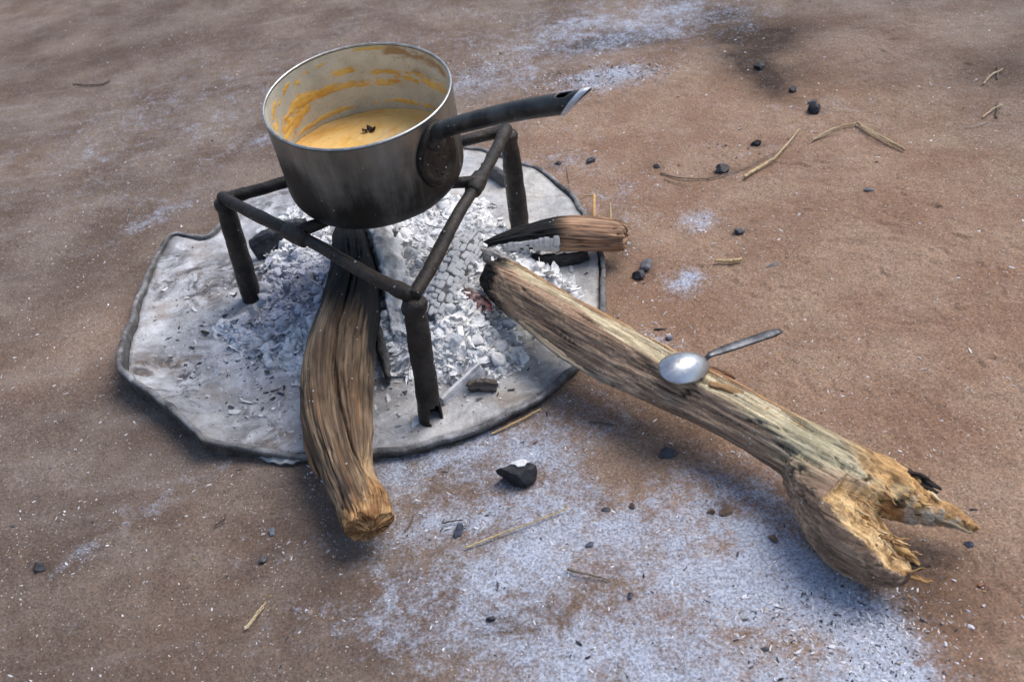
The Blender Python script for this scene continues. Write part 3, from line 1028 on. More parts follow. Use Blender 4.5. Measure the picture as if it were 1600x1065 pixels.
for k, (a, b) in enumerate(((TA, BA), (TB, BB), (TC, BC))):
    ext_ = b + (b - a) * (.03 if k == 1 else .06)
    C = np.array([a + (ext_ - a) * t for t in np.linspace(.03, 1, 60)])
    m = 40
    r = np.interp(np.linspace(0, 1, 60), [0, .5, 1], [.0100, .0108, .0118])
    V, F = rough_tube(C, r, m, 90 + k, .0015, (4, 0))
    Fq = F[0]
    rows_n = len(V) // m
    # open lower end; the front pipe is split at the foot
    if k == 1:
        ctr = V.reshape(rows_n, m, 3)
        dirs = (ctr - ctr.mean(1, keepdims=True)); side = (dirs @ np.array([.62, -.78, 0])) / .0106
        zrow = ctr[:, :, 2]
        drop = (side > .90) & (zrow < .030 - .004 * np.abs(np.sin(np.arange(m) * 2.1))[None])
        bad = drop.ravel()
        Fq = Fq[~(bad[Fq].sum(1) >= 2)]
    mep = mesh('leg', V, [Fq, F[1]], True, None, M['iron'])
    o = put(obj('leg', mep), stand)
    md = o.modifiers.new('wall', 'SOLIDIFY'); md.thickness = .0022; md.offset = -1
    # weld bead round the corner
    C = np.array([a + (ext_ - a) * t for t in np.linspace(.035, .115, 8)])
    V, F = rough_tube(C, .0103 + .0012 * np.sin(np.linspace(0, np.pi, 8)), 32, 95 + k, .003)
    put(obj('weld_joint', mesh('weld_joint', V, F, True, None, M['iron'])), stand)

# ------------------------------------------------------------------ saucepan
PR = .0912
PN = np.array([-.0066, -.1288, .9917]); PN /= np.linalg.norm(PN)
PC = CP + (np.array([-.1162, .9488, .2347]) - CP) * .95           # centre of the rim
PU = np.cross([0, 1.0, 0], PN); PU /= np.linalg.norm(PU)            # about +x
PV = np.cross(PN, PU)
PH = .104
pot_base = PC - PN * PH
pot = thing('saucepan', pot_base, 'dented dark metal saucepan with a black tube handle, standing on the iron tripod stand', 'saucepan')


def potp(r, h, th):
    """r radius, h below the rim, th angle -> world"""
    return PC + np.multiply.outer(r * np.cos(th), PU) + np.multiply.outer(r * np.sin(th), PV) - np.multiply.outer(h + 0 * th, PN)


def wall_r(h):
    return PR - .0015 * h / PH


def lathe_pot(prof, m):
    th = np.linspace(0, 2 * np.pi, m, endpoint=False)
    V = np.concatenate([potp(r * (1 + .004 * np.cos(2 * th + 1) + .002 * np.cos(3 * th)), h, th) for r, h in prof])
    return V, gridfaces(len(prof), m), np.repeat([h for r, h in prof], m), np.tile(th, len(prof))


m = 200
prof = [(wall_r(h), h) for h in np.linspace(.0012, PH - .022, 44)]
rb = wall_r(PH - .022)
for a in np.linspace(5, 90, 14):
    prof.append((rb - .022 + .022 * math.cos(R_(a)), PH - .022 + .022 * math.sin(R_(a))))
for k in np.linspace(.9, .02, 12): prof.append(((rb - .022) * k, PH + .0005 * math.sin(k * 9)))
V, F, hh, tt = lathe_pot(prof, m)
Nn = V - (PC - PN * .05); dent = fbm(V, 14, 3, 101) * .0012
V = V + (Nn / np.linalg.norm(Nn, axis=1)[:, None]) * dent[:, None]
soot = sstep(.005, .085, hh) * .62 + .30
soot = soot + .35 * np.exp(-((tt - R_(200)) / .8) ** 2) * sstep(.0, .06, hh)
put(obj('body', mesh('body', V, F[:, ::-1], True, {'soot': np.clip(soot, 0, 1)}, M['pot_out'])), pot)
# inside, with dried food
wt = .0022
m = 420
prof = [(wall_r(h) - wt, h) for h in np.linspace(.0012, .085, 130)]
for a in np.linspace(10, 90, 6): prof.append((wall_r(.085) - wt - .015 + .015 * math.cos(R_(a)), .085 + .015 * math.sin(R_(a))))
for k in (.7, .4, .02): prof.append((.072 * k, .100))
V, F, hh, tt = lathe_pot(prof, m)
td = np.degrees(tt)                       # 0 = right, 90 = far side, 180 = left
un = np.stack([np.cos(tt) * 3, np.sin(tt) * 3, hh * 60], 1)
st1 = fbm(np.stack([tt * 4.5, hh * 170], 1), 1, 4, 111); st2 = fbm(np.stack([tt * 12, hh * 240], 1), 1, 3, 112)


def band(t0, t1, h0, h1, wd, s=9):
    hc = h0 + (h1 - h0) * np.clip((td - t0) / (t1 - t0), 0, 1)
    return np.exp(-((hh - hc) / wd) ** 2) * sstep(t0 - s, t0 + s, td) * sstep(t1 + s, t1 - s, td)


sauce = 0
for b_ in ((70, 130, .0440, .0370, .0032, 1.0), (18, 75, .0300, .0415, .0060, .62), (132, 152, .037, .046, .0085, .95), (150, 166, .045, .053, .0085, .95), (120, 136, .0375, .036, .0045, .9), (160, 176, .012, .027, .0035, .85), (165, 178, .026, .044, .0030, .8),
           (88, 113, .0225, .0255, .0026, 1.0), (58, 84, .0310, .0314, .0018, .85), (112, 122, .009, .012, .0022, .7), (122, 142, .010, .016, .0030, .62), (140, 160, .008, .020, .0024, .6), (72, 92, .004, .003, .0013, .8), (150, 178, .056, .060, .006, .8), (20, 150, .0655, .0655, .0022, .75)):
    sauce = np.maximum(sauce, b_[5] * band(*b_[:4], b_[4] * 1.45, 6))
sauce = sauce * (.95 + 1.15 * st1 + .8 * st2)
brown = band(15, 74, .011, .006, .0085, 10) * (.8 + .7 * st1 + .4 * st2)
brown = np.maximum(brown, band(12, 60, .034, .024, .010, 12) * .6 * (1 + st1))
thick = .0010 * sstep(.4, .8, sauce) * (1 + .5 * st2)
rad = (V - PC) - ((V - PC) @ PN)[:, None] * PN
V = V - rad / (np.linalg.norm(rad, axis=1)[:, None] + 1e-9) * thick[:, None]
put(obj('interior', mesh('interior', V, F, True, {'stain': np.c_[np.clip(sauce, 0, 1), np.clip(brown, 0, 1), 0 * sauce]}, M['pot_in'])), pot)
# rolled lip
th = np.linspace(0, 2 * np.pi, 160, endpoint=False)
prof = [(PR - wt / 2 + .0014 * math.cos(a), -.0002 + .0012 * math.sin(a)) for a in np.linspace(0, 2 * np.pi, 11)]
V, F, *_ = lathe_pot(prof, 160)
put(obj('rim', mesh('rim', V, F[:, ::-1], True, None, M['rim'])), pot)


# handle: find where it meets the wall and the radial plane it lies in
def hit_wall(px, py, off=0.0):
    d = ray(px, py); d = d / np.linalg.norm(d)
    o_ = CP - PC
    dp, op = d - (d @ PN) * PN, o_ - (o_ @ PN) * PN
    A, B, Cc = dp @ dp, 2 * dp @ op, op @ op - (PR + off) ** 2
    t = (-B - math.sqrt(B * B - 4 * A * Cc)) / (2 * A)
    return CP + d * t


MP = hit_wall(683, 243)
q = MP - PC; hm = -(q @ PN); q = q + hm * PN
HA = math.atan2(q @ PV, q @ PU)
HR = math.cos(HA) * PU + math.sin(HA) * PV                 # radial, outwards
HT = -math.sin(HA) * PU + math.cos(HA) * PV


def in_plane(px, py):
    d = ray(px, py); t = ((PC - CP) @ HT) / (d @ HT)
    return CP + d * t


# mounting plate: an oval dished piece hugging the wall
hx_c, hz_c = .0240, .0345
rows = []
NRg, NA = 10, 48
for i in range(NRg):
    k = max(i / (NRg - 1), .02)
    for a in np.linspace(0, 2 * np.pi, NA, endpoint=False):
        lx, lz = hx_c * k * math.cos(a), hz_c * k * math.sin(a)
        if lz > 0: lx *= 1 - .25 * (lz / hz_c) ** 2
        off = .0016 + .0045 * sstep(.70, .95, k) * (1 - sstep(.97, 1.0, k) * 1.2)
        ang = HA + lx / PR
        r = wall_r(hm) + off + .0045 * 0
        rows.append(PC + r * (math.cos(ang) * PU + math.sin(ang) * PV) - (hm - lz - .002) * PN)
V = np.array(rows)
V = V + .0006 * fbm(V, 90, 3, 121)[:, None] * HR
mount = put(obj('mounting_plate', mesh('mounting_plate', V, [gridfaces(NRg, NA), np.stack([np.zeros(NA - 2, int), np.arange(1, NA - 1), np.arange(2, NA)], 1)], True, None, M['iron'])), pot)
mount.modifiers.new('t', 'SOLIDIFY').thickness = .0018
for lx, lz in ((-.006, -.012), (.006, -.006), (.0, -.020)):
    ang = HA + lx / PR
    c = PC + (wall_r(hm) + .002) * (math.cos(ang) * PU + math.sin(ang) * PV) - (hm - lz) * PN
    V_ = ICO2 * .0024 + c
    rv = obj('rivet', mesh('rivet', V_, ICO2F, True, None, M['handle'])); rv.parent = mount
# tube
p0 = PC + (PR + .000) * HR - (hm - .021) * PN
p1 = in_plane(712, 197); p2 = in_plane(800, 175); p3 = in_plane(893, 160)
p1 = p1 - 0 * PN
Cc = catmull([p0, p0 * .35 + p1 * .65 + .002 * PN, p2, p3], 70)
Thd = Cc[-1] - Cc[-6]; Thd /= np.linalg.norm(Thd)
ext_n = 16
Cc = np.vstack([Cc, Cc[-1] + Thd * np.linspace(.001, .026, ext_n)[:, None]])
nC = len(Cc); m = 48
T, S, U = frames(Cc, PN)
tpar = np.linspace(0, 1, nC)
hw_ = np.interp(tpar, [0, .06, .18, .5, 1], [.0128, .0096, .0083, .0093, .0100]); hv_ = np.interp(tpar, [0, .06, .18, .5, 1], [.0135, .0096, .0080, .0084, .0087])
th = np.linspace(0, 2 * np.pi, m, endpoint=False)
ct, sn = np.cos(th), np.sin(th)
Vh = Cc[:, None] + (hw_[:, None] * ct)[..., None] * S[:, None] + (hv_[:, None] * sn)[..., None] * U[:, None]
# oblique cut: the lower lip ends earlier than the upper
end0 = Cc[-1 - ext_n]
al = ((Vh - end0) @ Thd); upc = ((Vh - Cc[:, None]) * U[:, None]).sum(-1) / .0087
lim = .007 + .0165 * upc
over = np.maximum(al - lim, 0)
Vh = Vh - over[..., None] * Thd
F = gridfaces(nC, m)
flat = over.ravel() > 1e-6
F = F[flat[F].sum(1) < 3]
Vf = Vh.reshape(-1, 3)
hole_c = end0 - Thd * .004 + U[-1] * .0087
dl = (Vf - hole_c); ha, hs = dl @ Thd, dl @ S[-1]; hu = (Vf - np.repeat(Cc, m, 0)); hu = (hu * np.repeat(U, m, 0)).sum(1)
inh = ((ha / .0085) ** 2 + (hs / .0056) ** 2 < 1) & (hu > 0)
F = F[inh[F].sum(1) < 3][:, ::-1]
handle = put(obj('handle', mesh('handle', Vf, F, True, None, M['handle'])), pot)
md = handle.modifiers.new('t', 'SOLIDIFY'); md.thickness = .0016; md.offset = -1
# bare bright tip: the oblique end face
tipr = []
for k in (1.05, .8, .4, .02):
    for a in range(m):
        uo = sn[a] * k
        tipr.append(end0 + Thd * (.0072 + .0165 * uo) + S[-1] * hw_[-1] * ct[a] * k + U[-1] * .0087 * uo + Thd * (-.002 * (1 - k)))
tipr2 = [np.array(v) - Thd * (.0075 + .0035 * sn[i_]) for i_, v in enumerate(tipr[:m])]
V = np.array(tipr2 + tipr)
tipo = obj('handle_tip', mesh('handle_tip', V, gridfaces(5, m)[:, ::-1], True, None, M['tip'])); tipo.parent = handle

# porridge
SZ = PC[2] - .0650
cs = PC - PN * ((PC[2] - SZ) / PN[2])
rr = wall_r(.066) - wt - .0002
rows, foam = [], []
NRg, NA = 60, 200
ths = np.linspace(0, 2 * np.pi, NA, endpoint=False)
for i in range(NRg):
    k = max(i / (NRg - 1), .004)
    px = cs[0] + rr * k * np.cos(ths); py = cs[1] + rr * k * np.sin(ths) * 1.008
    P = np.stack([px, py], 1)
    z = SZ + .0011 * fbm(P, 60, 3, 131) + .0006 * fbm(P, 200, 2, 132) + (.0014 * sstep(.97, 1, k))
    rows.append(np.c_[P, z])
    foam.append(np.clip(.9 * np.exp(-((P - (cs[:2] + [.035, -.005])) ** 2).sum(1) / .035 ** 2) + .5 * np.exp(-((P - (cs[:2] + [.0, -.045])) ** 2).sum(1) / .03 ** 2) + .15, 0, 1))
rows.append(np.c_[cs[0] + rr * np.cos(ths), cs[1] + rr * np.sin(ths), np.full(NA, SZ - .01)]); foam.append(np.zeros(NA))
V = np.concatenate(rows)
obj('porridge', mesh('porridge', V, [gridfaces(NRg + 1, NA)[:, ::-1], np.stack([np.zeros(NA - 2, int), np.arange(1, NA - 1), np.arange(2, NA)], 1)], True, {'foam': np.concatenate(foam)}, M['soup']),
    None, 'thin yellow-orange porridge inside the saucepan', 'porridge')


def leafy(name, c, L, W, colr, mat, label, cat, rz, seed):
    rg = np.random.default_rng(seed)
    fu, fv = np.meshgrid(np.linspace(-1, 1, 14), np.linspace(-1, 1, 8))
    fu, fv = fu.ravel(), fv.ravel()
    wv = (1 - fu ** 2) ** .6 * (1 + .3 * np.sin(5 * fu))
    V = np.stack([fu * L, fv * W * wv, .35 * W * np.abs(fv) + .002 * np.sin(6 * fu)], 1)
    V = V + .0010 * np.stack([fbm(V, 300, 3, seed + i) for i in range(3)], 1)
    ca, sa = math.cos(rz), math.sin(rz)
    V = np.stack([V[:, 0] * ca - V[:, 1] * sa, V[:, 0] * sa + V[:, 1] * ca, V[:, 2]], 1) + c
    top = gridfaces(8, 14, False)
    V2 = np.vstack([V, V - [0, 0, .0009]])
    return obj(name, mesh(name, V2, [top, (top + len(V))[:, ::-1]], True, {'col': np.tile(colr, (len(V2), 1))}, mat), None, label, cat)


leafy('charred_leaf', G(577, 203, SZ + .0015), .0075, .005, (.045, .030, .022), M['coal'], 'small charred leaf scrap floating in the yellow porridge', 'leaf scrap', .5, 3)

# ------------------------------------------------------------------ firewood
def spine(pts, n):
    """pts: (px, py, half width px, z) -> centre line and radii in metres"""
    c = np.array([np.r_[G(p[0], p[1], p[3]), pix(G(p[0], p[1], p[3]), p[2])] for p in pts])
    d = catmull(c, n)
    return d[:, :3], np.maximum(d[:, 3], .0004)


def mixc(a, b, f):
    return np.asarray(a) * (1 - f[:, None]) + np.asarray(b) * f[:, None]


def wood_part(name, V, F, col, gc, mat='wood', parent=None, root=None, disp=None, smooth=True):
    me = mesh(name, V, F, smooth, None, M[mat])
    if disp is not None:
        V = V + vnormals(me) * disp[:, None]
        setco(me, V)
    set_attrs(me, {'col': np.clip(col, .004, .9), 'gc': gc})
    o = obj(name, me)
    if parent is not None: o.parent = parent
    elif root is not None: put(o, root)
    return o


def loft_gc(C, th, tp, rad):
    L = np.linalg.norm(np.diff(C, axis=0), axis=1).sum()
    return np.stack([np.cos(th) * rad * 430, np.sin(th) * rad * 430, tp * L * 15], 1), L


def splinter(name, pts, col, parent, flat=.5, n=30, m=14, seed=1, jag=.0012, lab=None):
    C, r = spine(pts, n)
    th = np.linspace(0, 2 * np.pi, m, endpoint=False)
    rad = r[:, None] * facet(th, [(0, 1), (90, flat), (180, 1), (270, flat)], 5)[None]
    V, F, tp, tt, cm, kk = loft(C, rad, m, caps=(3, 3))
    V = V + jag * np.stack([fbm(V, 160, 3, seed + i) for i in range(3)], 1)
    gc, _ = loft_gc(C, tt, tp, r.mean())
    colv = np.tile(np.asarray(col, float), (len(V), 1)) * (1 + .45 * fbm(gc, .4, 3, seed))[:, None]
    o = wood_part(name, V, F, colv, gc, 'wood', parent)
    if lab: o['label'] = lab
    return o


# ---- curved log on the near side, its charred end under the pan
C, r = spine([(546, 366, 26, .058), (553, 425, 37, .057), (548, 480, 47, .053), (533, 545, 54, .050), (527, 610, 56, .048), (530, 670, 53, .046), (543, 730, 42, .042), (564, 782, 45, .038), (577, 818, 43, .035)], 300)
m = 220
th = np.linspace(0, 2 * np.pi, m, endpoint=False)
base = facet(th, [(0, 1.02), (52, 1.0), (95, .92), (140, .98), (180, 1.03), (230, .95), (270, .85), (310, .95)], 8)
r = r * .97
V, F, tp, tt, cm, kk = loft(C, r[:, None] * base[None], m, caps=(14, 26), capdome=(.5, .22))
gc, L = loft_gc(C, tt, tp, .028)
td = np.degrees(tt)
tor = lambda a, s: np.stack([np.cos(tt) * a, np.sin(tt) * a, tp * s], 1)
d = .0022 * fbm(tor(1.7, 7), 1, 3, 201) + .0003 * fbm(tor(11, 3.0), 1, 4, 202) + .0016 * fbm(tor(2.5, 14), 1, 3, 217) + .0003 * fbm(tor(30, 6), 1, 3, 203)
crack = fbm(tor(7, 2.6), 1, 3, 204)
crm = np.exp(-(crack / .034) ** 2) * sstep(-.2, .25, fbm(tor(2.5, 7), 1, 3, 216))
d -= .0030 * crm * (cm == 0)
t0 = np.interp(tp, [0, .2, .45, .6, .75, .85, 1], [92, 98, 97, 104, 118, 132, 140])
d -= .0075 * np.exp(-((td - t0 - 3 * fbm(tor(.5, 30), 1, 2, 205)) / 2.6) ** 2) * sstep(.12, .2, tp) * sstep(.93, .86, tp) * (cm == 0)
notch = np.exp(-((td - 158) / 22) ** 2) * np.exp(-((tp - .80) / .055) ** 2)
d -= .010 * notch * (1 + .5 * fbm(tor(8, 40), 1, 3, 206))
end = np.where(cm == 2, 1.0, 0) + (cm == 0) * sstep(-.05, .05, (tp - .945) + .15 * sstep(95, 140, td) * sstep(200, 150, td) + .03 * fbm(tor(5, 6), 1, 3, 207))
end = np.clip(end, 0, 1)
d += end * (.0018 * fbm(tor(9, 14) + np.stack([kk * 3] * 3, 1), 1, 4, 208)) - end * .002 * (cm == 0)
V = V + (cm == 2)[:, None] * (np.array([-.1, -.8, -.1]) * (.004 * fbm(V * 120, 1, 3, 209) + .0015 * np.sin(V[:, 2] * 400))[:, None])
# two chopped faces on the near end
for pn_, p0_ in (((.62, -.40, .68), G(583, 782, .053)), ((-.30, -.90, .32), G(566, 832, .050)), ((.30, -.95, -.1), G(600, 834, .03))):
    pn_ = np.array(pn_) / np.linalg.norm(pn_)
    sd2 = (V - p0_) @ pn_ - .0018 * fbm(V, 110, 3, 219)
    hit_ = (sd2 > 0) & (tp > .85)
    V[hit_] -= np.outer(sd2[hit_] * .95, pn_)
    end = np.where(hit_, 1.0, end); d = np.where(hit_, .0009 * fbm(V, 130, 3, 220), d)
g1 = fbm(tor(6, 3), 1, 4, 210); g2 = fbm(tor(14, 2.5), 1, 4, 211)
g3 = fbm(tor(2.2, 9), 1, 4, 218)
col = mixc((.105, .068, .042), (.345, .24, .150), sstep(-.55, .6, .18 * g2 + .5 * g1 + 1.0 * g3 - .05))
col = mixc(col, (.05, .036, .028), sstep(.10, .5, fbm(tor(5, 6), 1, 4, 212)) * .8)
col = mixc(col, (.25, .115, .045), sstep(.2, .6, fbm(tor(4, 5), 1, 3, 213)) * sstep(.45, .75, tp) * .55)
col = mixc(col, (.46, .33, .18), notch * .9)
ec = mixc((.42, .25, .115), (.24, .120, .050), sstep(-.3, .3, fbm(V, 130, 4, 214)))
ec = mixc(ec, (.13, .06, .025), sstep(.15, .5, fbm(V, 90, 3, 215)) * .7)
col = mixc(col, ec, end)
col = mixc(col, (.020, .014, .010), crm * .8 * (1 - end))
under = sstep(-.5, -.95, np.sin(tt))
char = sstep(.38, .24, tp + .07 * g1 - .10 * sstep(130, 180, td) - .04 * sstep(60, 20, td))
col = mixc(col, (.013, .012, .012), np.clip(char + .9 * np.exp(-((td - 165) / 24) ** 2) * sstep(.50, .38, tp), 0, 1))
log_a = thing('firewood_log', (C[-1][0], C[-1][1], 0), 'curved weathered log with charred end under the pan and chopped orange near end', 'log', 'firewood logs round the fire')
wood_part('wood', V, F, col, gc, root=log_a, disp=d)
sp = splinter('bark_strip', [(477, 640, 4, .050), (479, 685, 6, .046), (490, 730, 5, .040), (497, 745, 2, .038)], (.20, .12, .07), None, .5, seed=31)
put(sp, log_a)

# ---- long split log: shaft, broken knot and prong fused into one solid
sh_c, sh_r = spine([(770, 428, 25, .050), (797, 450, 34, .054), (832, 475, 37, .055), (927, 538, 44, .053), (1022, 585, 43, .051), (1099, 622, 41, .050), (1161, 655, 40, .049), (1226, 694, 42, .048), (1280, 726, 45, .047), (1330, 748, 40, .045), (1372, 765, 26, .042)], 240)
kn_c, kn_r = spine([(1258, 728, 38, .045), (1296, 785, 52, .039), (1335, 832, 58, .034), (1368, 866, 48, .030), (1398, 890, 31, .026), (1416, 902, 16, .024)], 80)
pr_c, pr_r = spine([(1325, 738, 36, .047), (1385, 765, 34, .042), (1430, 788, 24, .036), (1478, 802, 17, .029), (1514, 819, 9, .023), (1534, 827, 3, .021)], 90)
st_c, st_r = spine([(1150, 618, 10, .066), (1235, 664, 14, .062), (1320, 708, 16, .057), (1385, 735, 15, .050), (1430, 757, 9, .044)], 80)
m = 72
th = np.linspace(0, 2 * np.pi, m, endpoint=False)
shp = facet(th, [(38, .78), (-34, 1.0), (100, .93), (165, 1.0), (225, 1.0), (285, .95)], 16)
Vs, Fs, off = [], [[], [], []], 0
for c_, r_, f_ in ((sh_c, sh_r, shp), (kn_c, kn_r, facet(th, [(0, 1), (90, 1), (180, 1), (270, 1)], 3)), (pr_c, pr_r, facet(th, [(10, .9), (80, .75), (170, .9), (260, .8)], 7)), (st_c, st_r, facet(th, [(20, 1), (100, .8), (200, 1), (270, .9)], 6))):
    v, f, *_ = loft(c_, r_[:, None] * f_[None], m, caps=(6, 6), capdome=(.55, .3))
    Vs.append(v)
    for i in range(3): Fs[i].append(f[i] + off)
    off += len(v)
me = remesh(np.concatenate(Vs), [np.concatenate(f) for f in Fs], .0015)
V = coords(me); Nn = vnormals(me)
E = sh_c[200] - sh_c[20]; E[2] = 0; E /= np.linalg.norm(E)
Lw = np.cross(E, [0, 0, 1.0])                                  # towards the lower left of the photo


def near(C_, V_):
    best = np.full(len(V_), 1e9); bi = np.zeros(len(V_), int)
    for i in range(0, len(C_), 2):
        dd = ((V_ - C_[i]) ** 2).sum(1); mk = dd < best
        best[mk] = dd[mk]; bi[mk] = i
    return np.sqrt(best), bi


ds, is_ = near(sh_c, V); dk, ik = near(kn_c, V); dp, ip_ = near(pr_c, V); dst, ist = near(st_c, V)
al = V @ E; al0 = sh_c[0] @ E
rel = V - sh_c[is_]
ang = np.degrees(np.arctan2(rel[:, 2], rel @ Lw))
gx3 = np.stack([V @ Lw, V[:, 2], al * .05], 1)
fib = fbm(gx3, 520, 4, 301); fib2 = fbm(gx3, 210, 3, 302); fibc = fbm(gx3, 95, 3, 303)
# torn face of the knot: flatten everything beyond a slanting plane
isk = (dk / kn_r[ik] < np.minimum(ds / sh_r[is_], dp / pr_r[ip_]) + .05) & (al > kn_c[18] @ E)
pn = np.array([.52, .02, .80]); pn /= np.linalg.norm(pn)
pp = G(1363, 838, .044)
sdist = (V - pp) @ pn
rag = .0095 * fbm(V, 48, 4, 304) + .0042 * fbm(gx3, 260, 3, 305)
cut = isk & (sdist > rag * .6)
dispv = .0010 * fib + .0013 * fib2 * (~isk) + .0006 * fbm(V, 500, 2, 306)
crk = np.exp(-(fibc / .030) ** 2) * (~cut) * sstep(-.15, .3, fbm(V, 30, 3, 330))
dispv -= .0032 * crk * np.where(isk, .25, 1)
pale_edge = 90 + 15 * fbm(np.stack([al * 14, V[:, 2] * 30], 1), 1, 3, 307) + 10 * sstep(al0 + .35, al0 + .05, al)
pale_end = 128 + 14 * fbm(np.stack([al * 20, V @ Lw * 60], 1), 1, 3, 308)
wide = sstep(.12, .36, al - al0)
pale_edge = pale_edge + 10 * (1 - wide) - 30 * wide
pale = sstep(pale_edge - 5, pale_edge + 5, ang) * sstep(pale_end + 5, pale_end - 5, ang)
dispv -= .0016 * pale * (.5 + fbm(gx3, 200, 3, 309))
dispv += .0020 * sstep(pale_end - 4, pale_end + 4, ang) * (ang < 200)
V = V + Nn * dispv[:, None]
V[cut] = V[cut] - np.outer((sdist - rag)[cut] * .94, pn)
# colours
front = mixc((.25, .160, .108), (.46, .32, .215), sstep(-.4, .5, fib + .4 * fib2))
front = mixc(front, (.075, .05, .038), sstep(.1, .6, fbm(gx3, 50, 4, 310)) * .4)
pal = mixc((.60, .51, .34), (.36, .29, .18), sstep(-.2, .45, fib + .3 * fib2))
pal = mixc(pal, (.17, .13, .08), sstep(.25, .5, -fib - .3 * fib2) * .8)
oran = mixc((.30, .16, .075), (.42, .25, .11), sstep(-.3, .4, fib))
oran = mixc(oran, (.12, .06, .035), sstep(.1, .5, fib2))
col = front.copy()
far_side = sstep(pale_end - 4, pale_end + 4, ang)
col = mixc(col, pal, pale)
col = mixc(col, oran, far_side)
lowp = np.exp(-((ang + 22) / 16) ** 2) * sstep(al0 + .05, al0 + .09, al) * sstep(al0 + .26, al0 + .20, al)
col = mixc(col, (.47, .41, .32), lowp * sstep(-.1, .3, fib2 + .35) * .9)
bk = mixc((.115, .078, .055), (.185, .128, .088), sstep(-.3, .5, fbm(V, 60, 4, 311)))
bk = mixc(bk, (.055, .04, .032), sstep(.2, .5, fbm(V, 38, 4, 312)))
knob_f = sstep(1.15, .95, dk / kn_r[ik]) * sstep(kn_c[8] @ E, kn_c[26] @ E, al + .012 * fbm(V, 40, 3, 313)) * (1 - sstep(70, 110, ang) * (dk > kn_r[ik]))
col = mixc(col, bk, knob_f * isk)
fresh = sstep(al0 + .47, al0 + .53, al + .03 * fib2 + .02 * fbm(V, 40, 3, 314)) * sstep(40, 70, ang)
tan = mixc((.50, .30, .125), (.36, .20, .085), sstep(-.3, .35, fbm(gx3, 240, 4, 315)))
tan = mixc(tan, (.56, .43, .24), sstep(.1, .5, fbm(V, 55, 3, 316)) * .7)
tan = mixc(tan, (.14, .08, .04), sstep(.30, .55, fbm(V, 75, 4, 317)) * .7)
grey = mixc((.30, .27, .17), (.42, .37, .25), sstep(-.3, .3, fib))
gpatch = np.exp(-(((al - (G(1275, 700, .06) @ E)) / .030) ** 2 + ((V - G(1275, 700, .06)) @ Lw / .022) ** 2)) * (V[:, 2] > .05)
isp = (dp / pr_r[ip_] < ds / sh_r[is_]) & ~cut & ~isk
col = mixc(col, tan, np.clip(fresh * (~isk) + isp * 1.0, 0, 1))
col = mixc(col, grey, np.clip(gpatch * 1.6, 0, 1) * .85)
wht = isp * sstep(.2, .6, np.sin(np.radians(ang)) * 0 + sstep(.0, -.004, (V - pr_c[ip_]) @ -Lw)) * sstep(pr_c[30] @ E, pr_c[38] @ E, al) * sstep(pr_c[70] @ E, pr_c[60] @ E, al)
col = mixc(col, (.48, .45, .38), wht * .7 * sstep(-.2, .3, fib2 + .2))
blk_ = isp * sstep(.22, .45, fbm(V, 62, 3, 318)) * sstep(pr_c[22] @ E, pr_c[30] @ E, al)
col = mixc(col, (.03, .022, .018), np.clip(blk_, 0, 1) * .9)
tf = mixc((.62, .43, .22), (.42, .26, .115), sstep(-.3, .4, fbm(gx3, 200, 4, 319) + .5 * fbm(V, 80, 3, 320)))
tf = mixc(tf, (.20, .11, .05), sstep(.25, .6, fbm(V, 110, 4, 321)) * .6)
col[cut] = tf[cut]
hot = np.linalg.norm(V - G(752, 425, .045), axis=1)
char = sstep(.075, .035, hot + .018 * fib2 - .055 * sstep(25, -35, ang) + .012 * sstep(60, 100, ang))
col = mixc(col, (.013, .012, .012), char)
col = mixc(col, (.016, .013, .011), crk * .75 * (1 - char))
setco(me, V)
set_attrs(me, {'col': np.clip(col, .004, .9), 'gc': np.stack([V @ Lw * 430, V[:, 2] * 430, al * 15 + V @ Lw * 40], 1)})
me.materials.append(M['wood'])
me.name = 'wood'
me.polygons.foreach_set('use_smooth', np.ones(len(me.polygons), bool))
log_b = thing('firewood_log', (kn_c[40][0], kn_c[40][1], 0), 'long split log with pale inner wood and torn orange knot at right', 'log', 'firewood logs round the fire')
put(obj('wood', me), log_b)
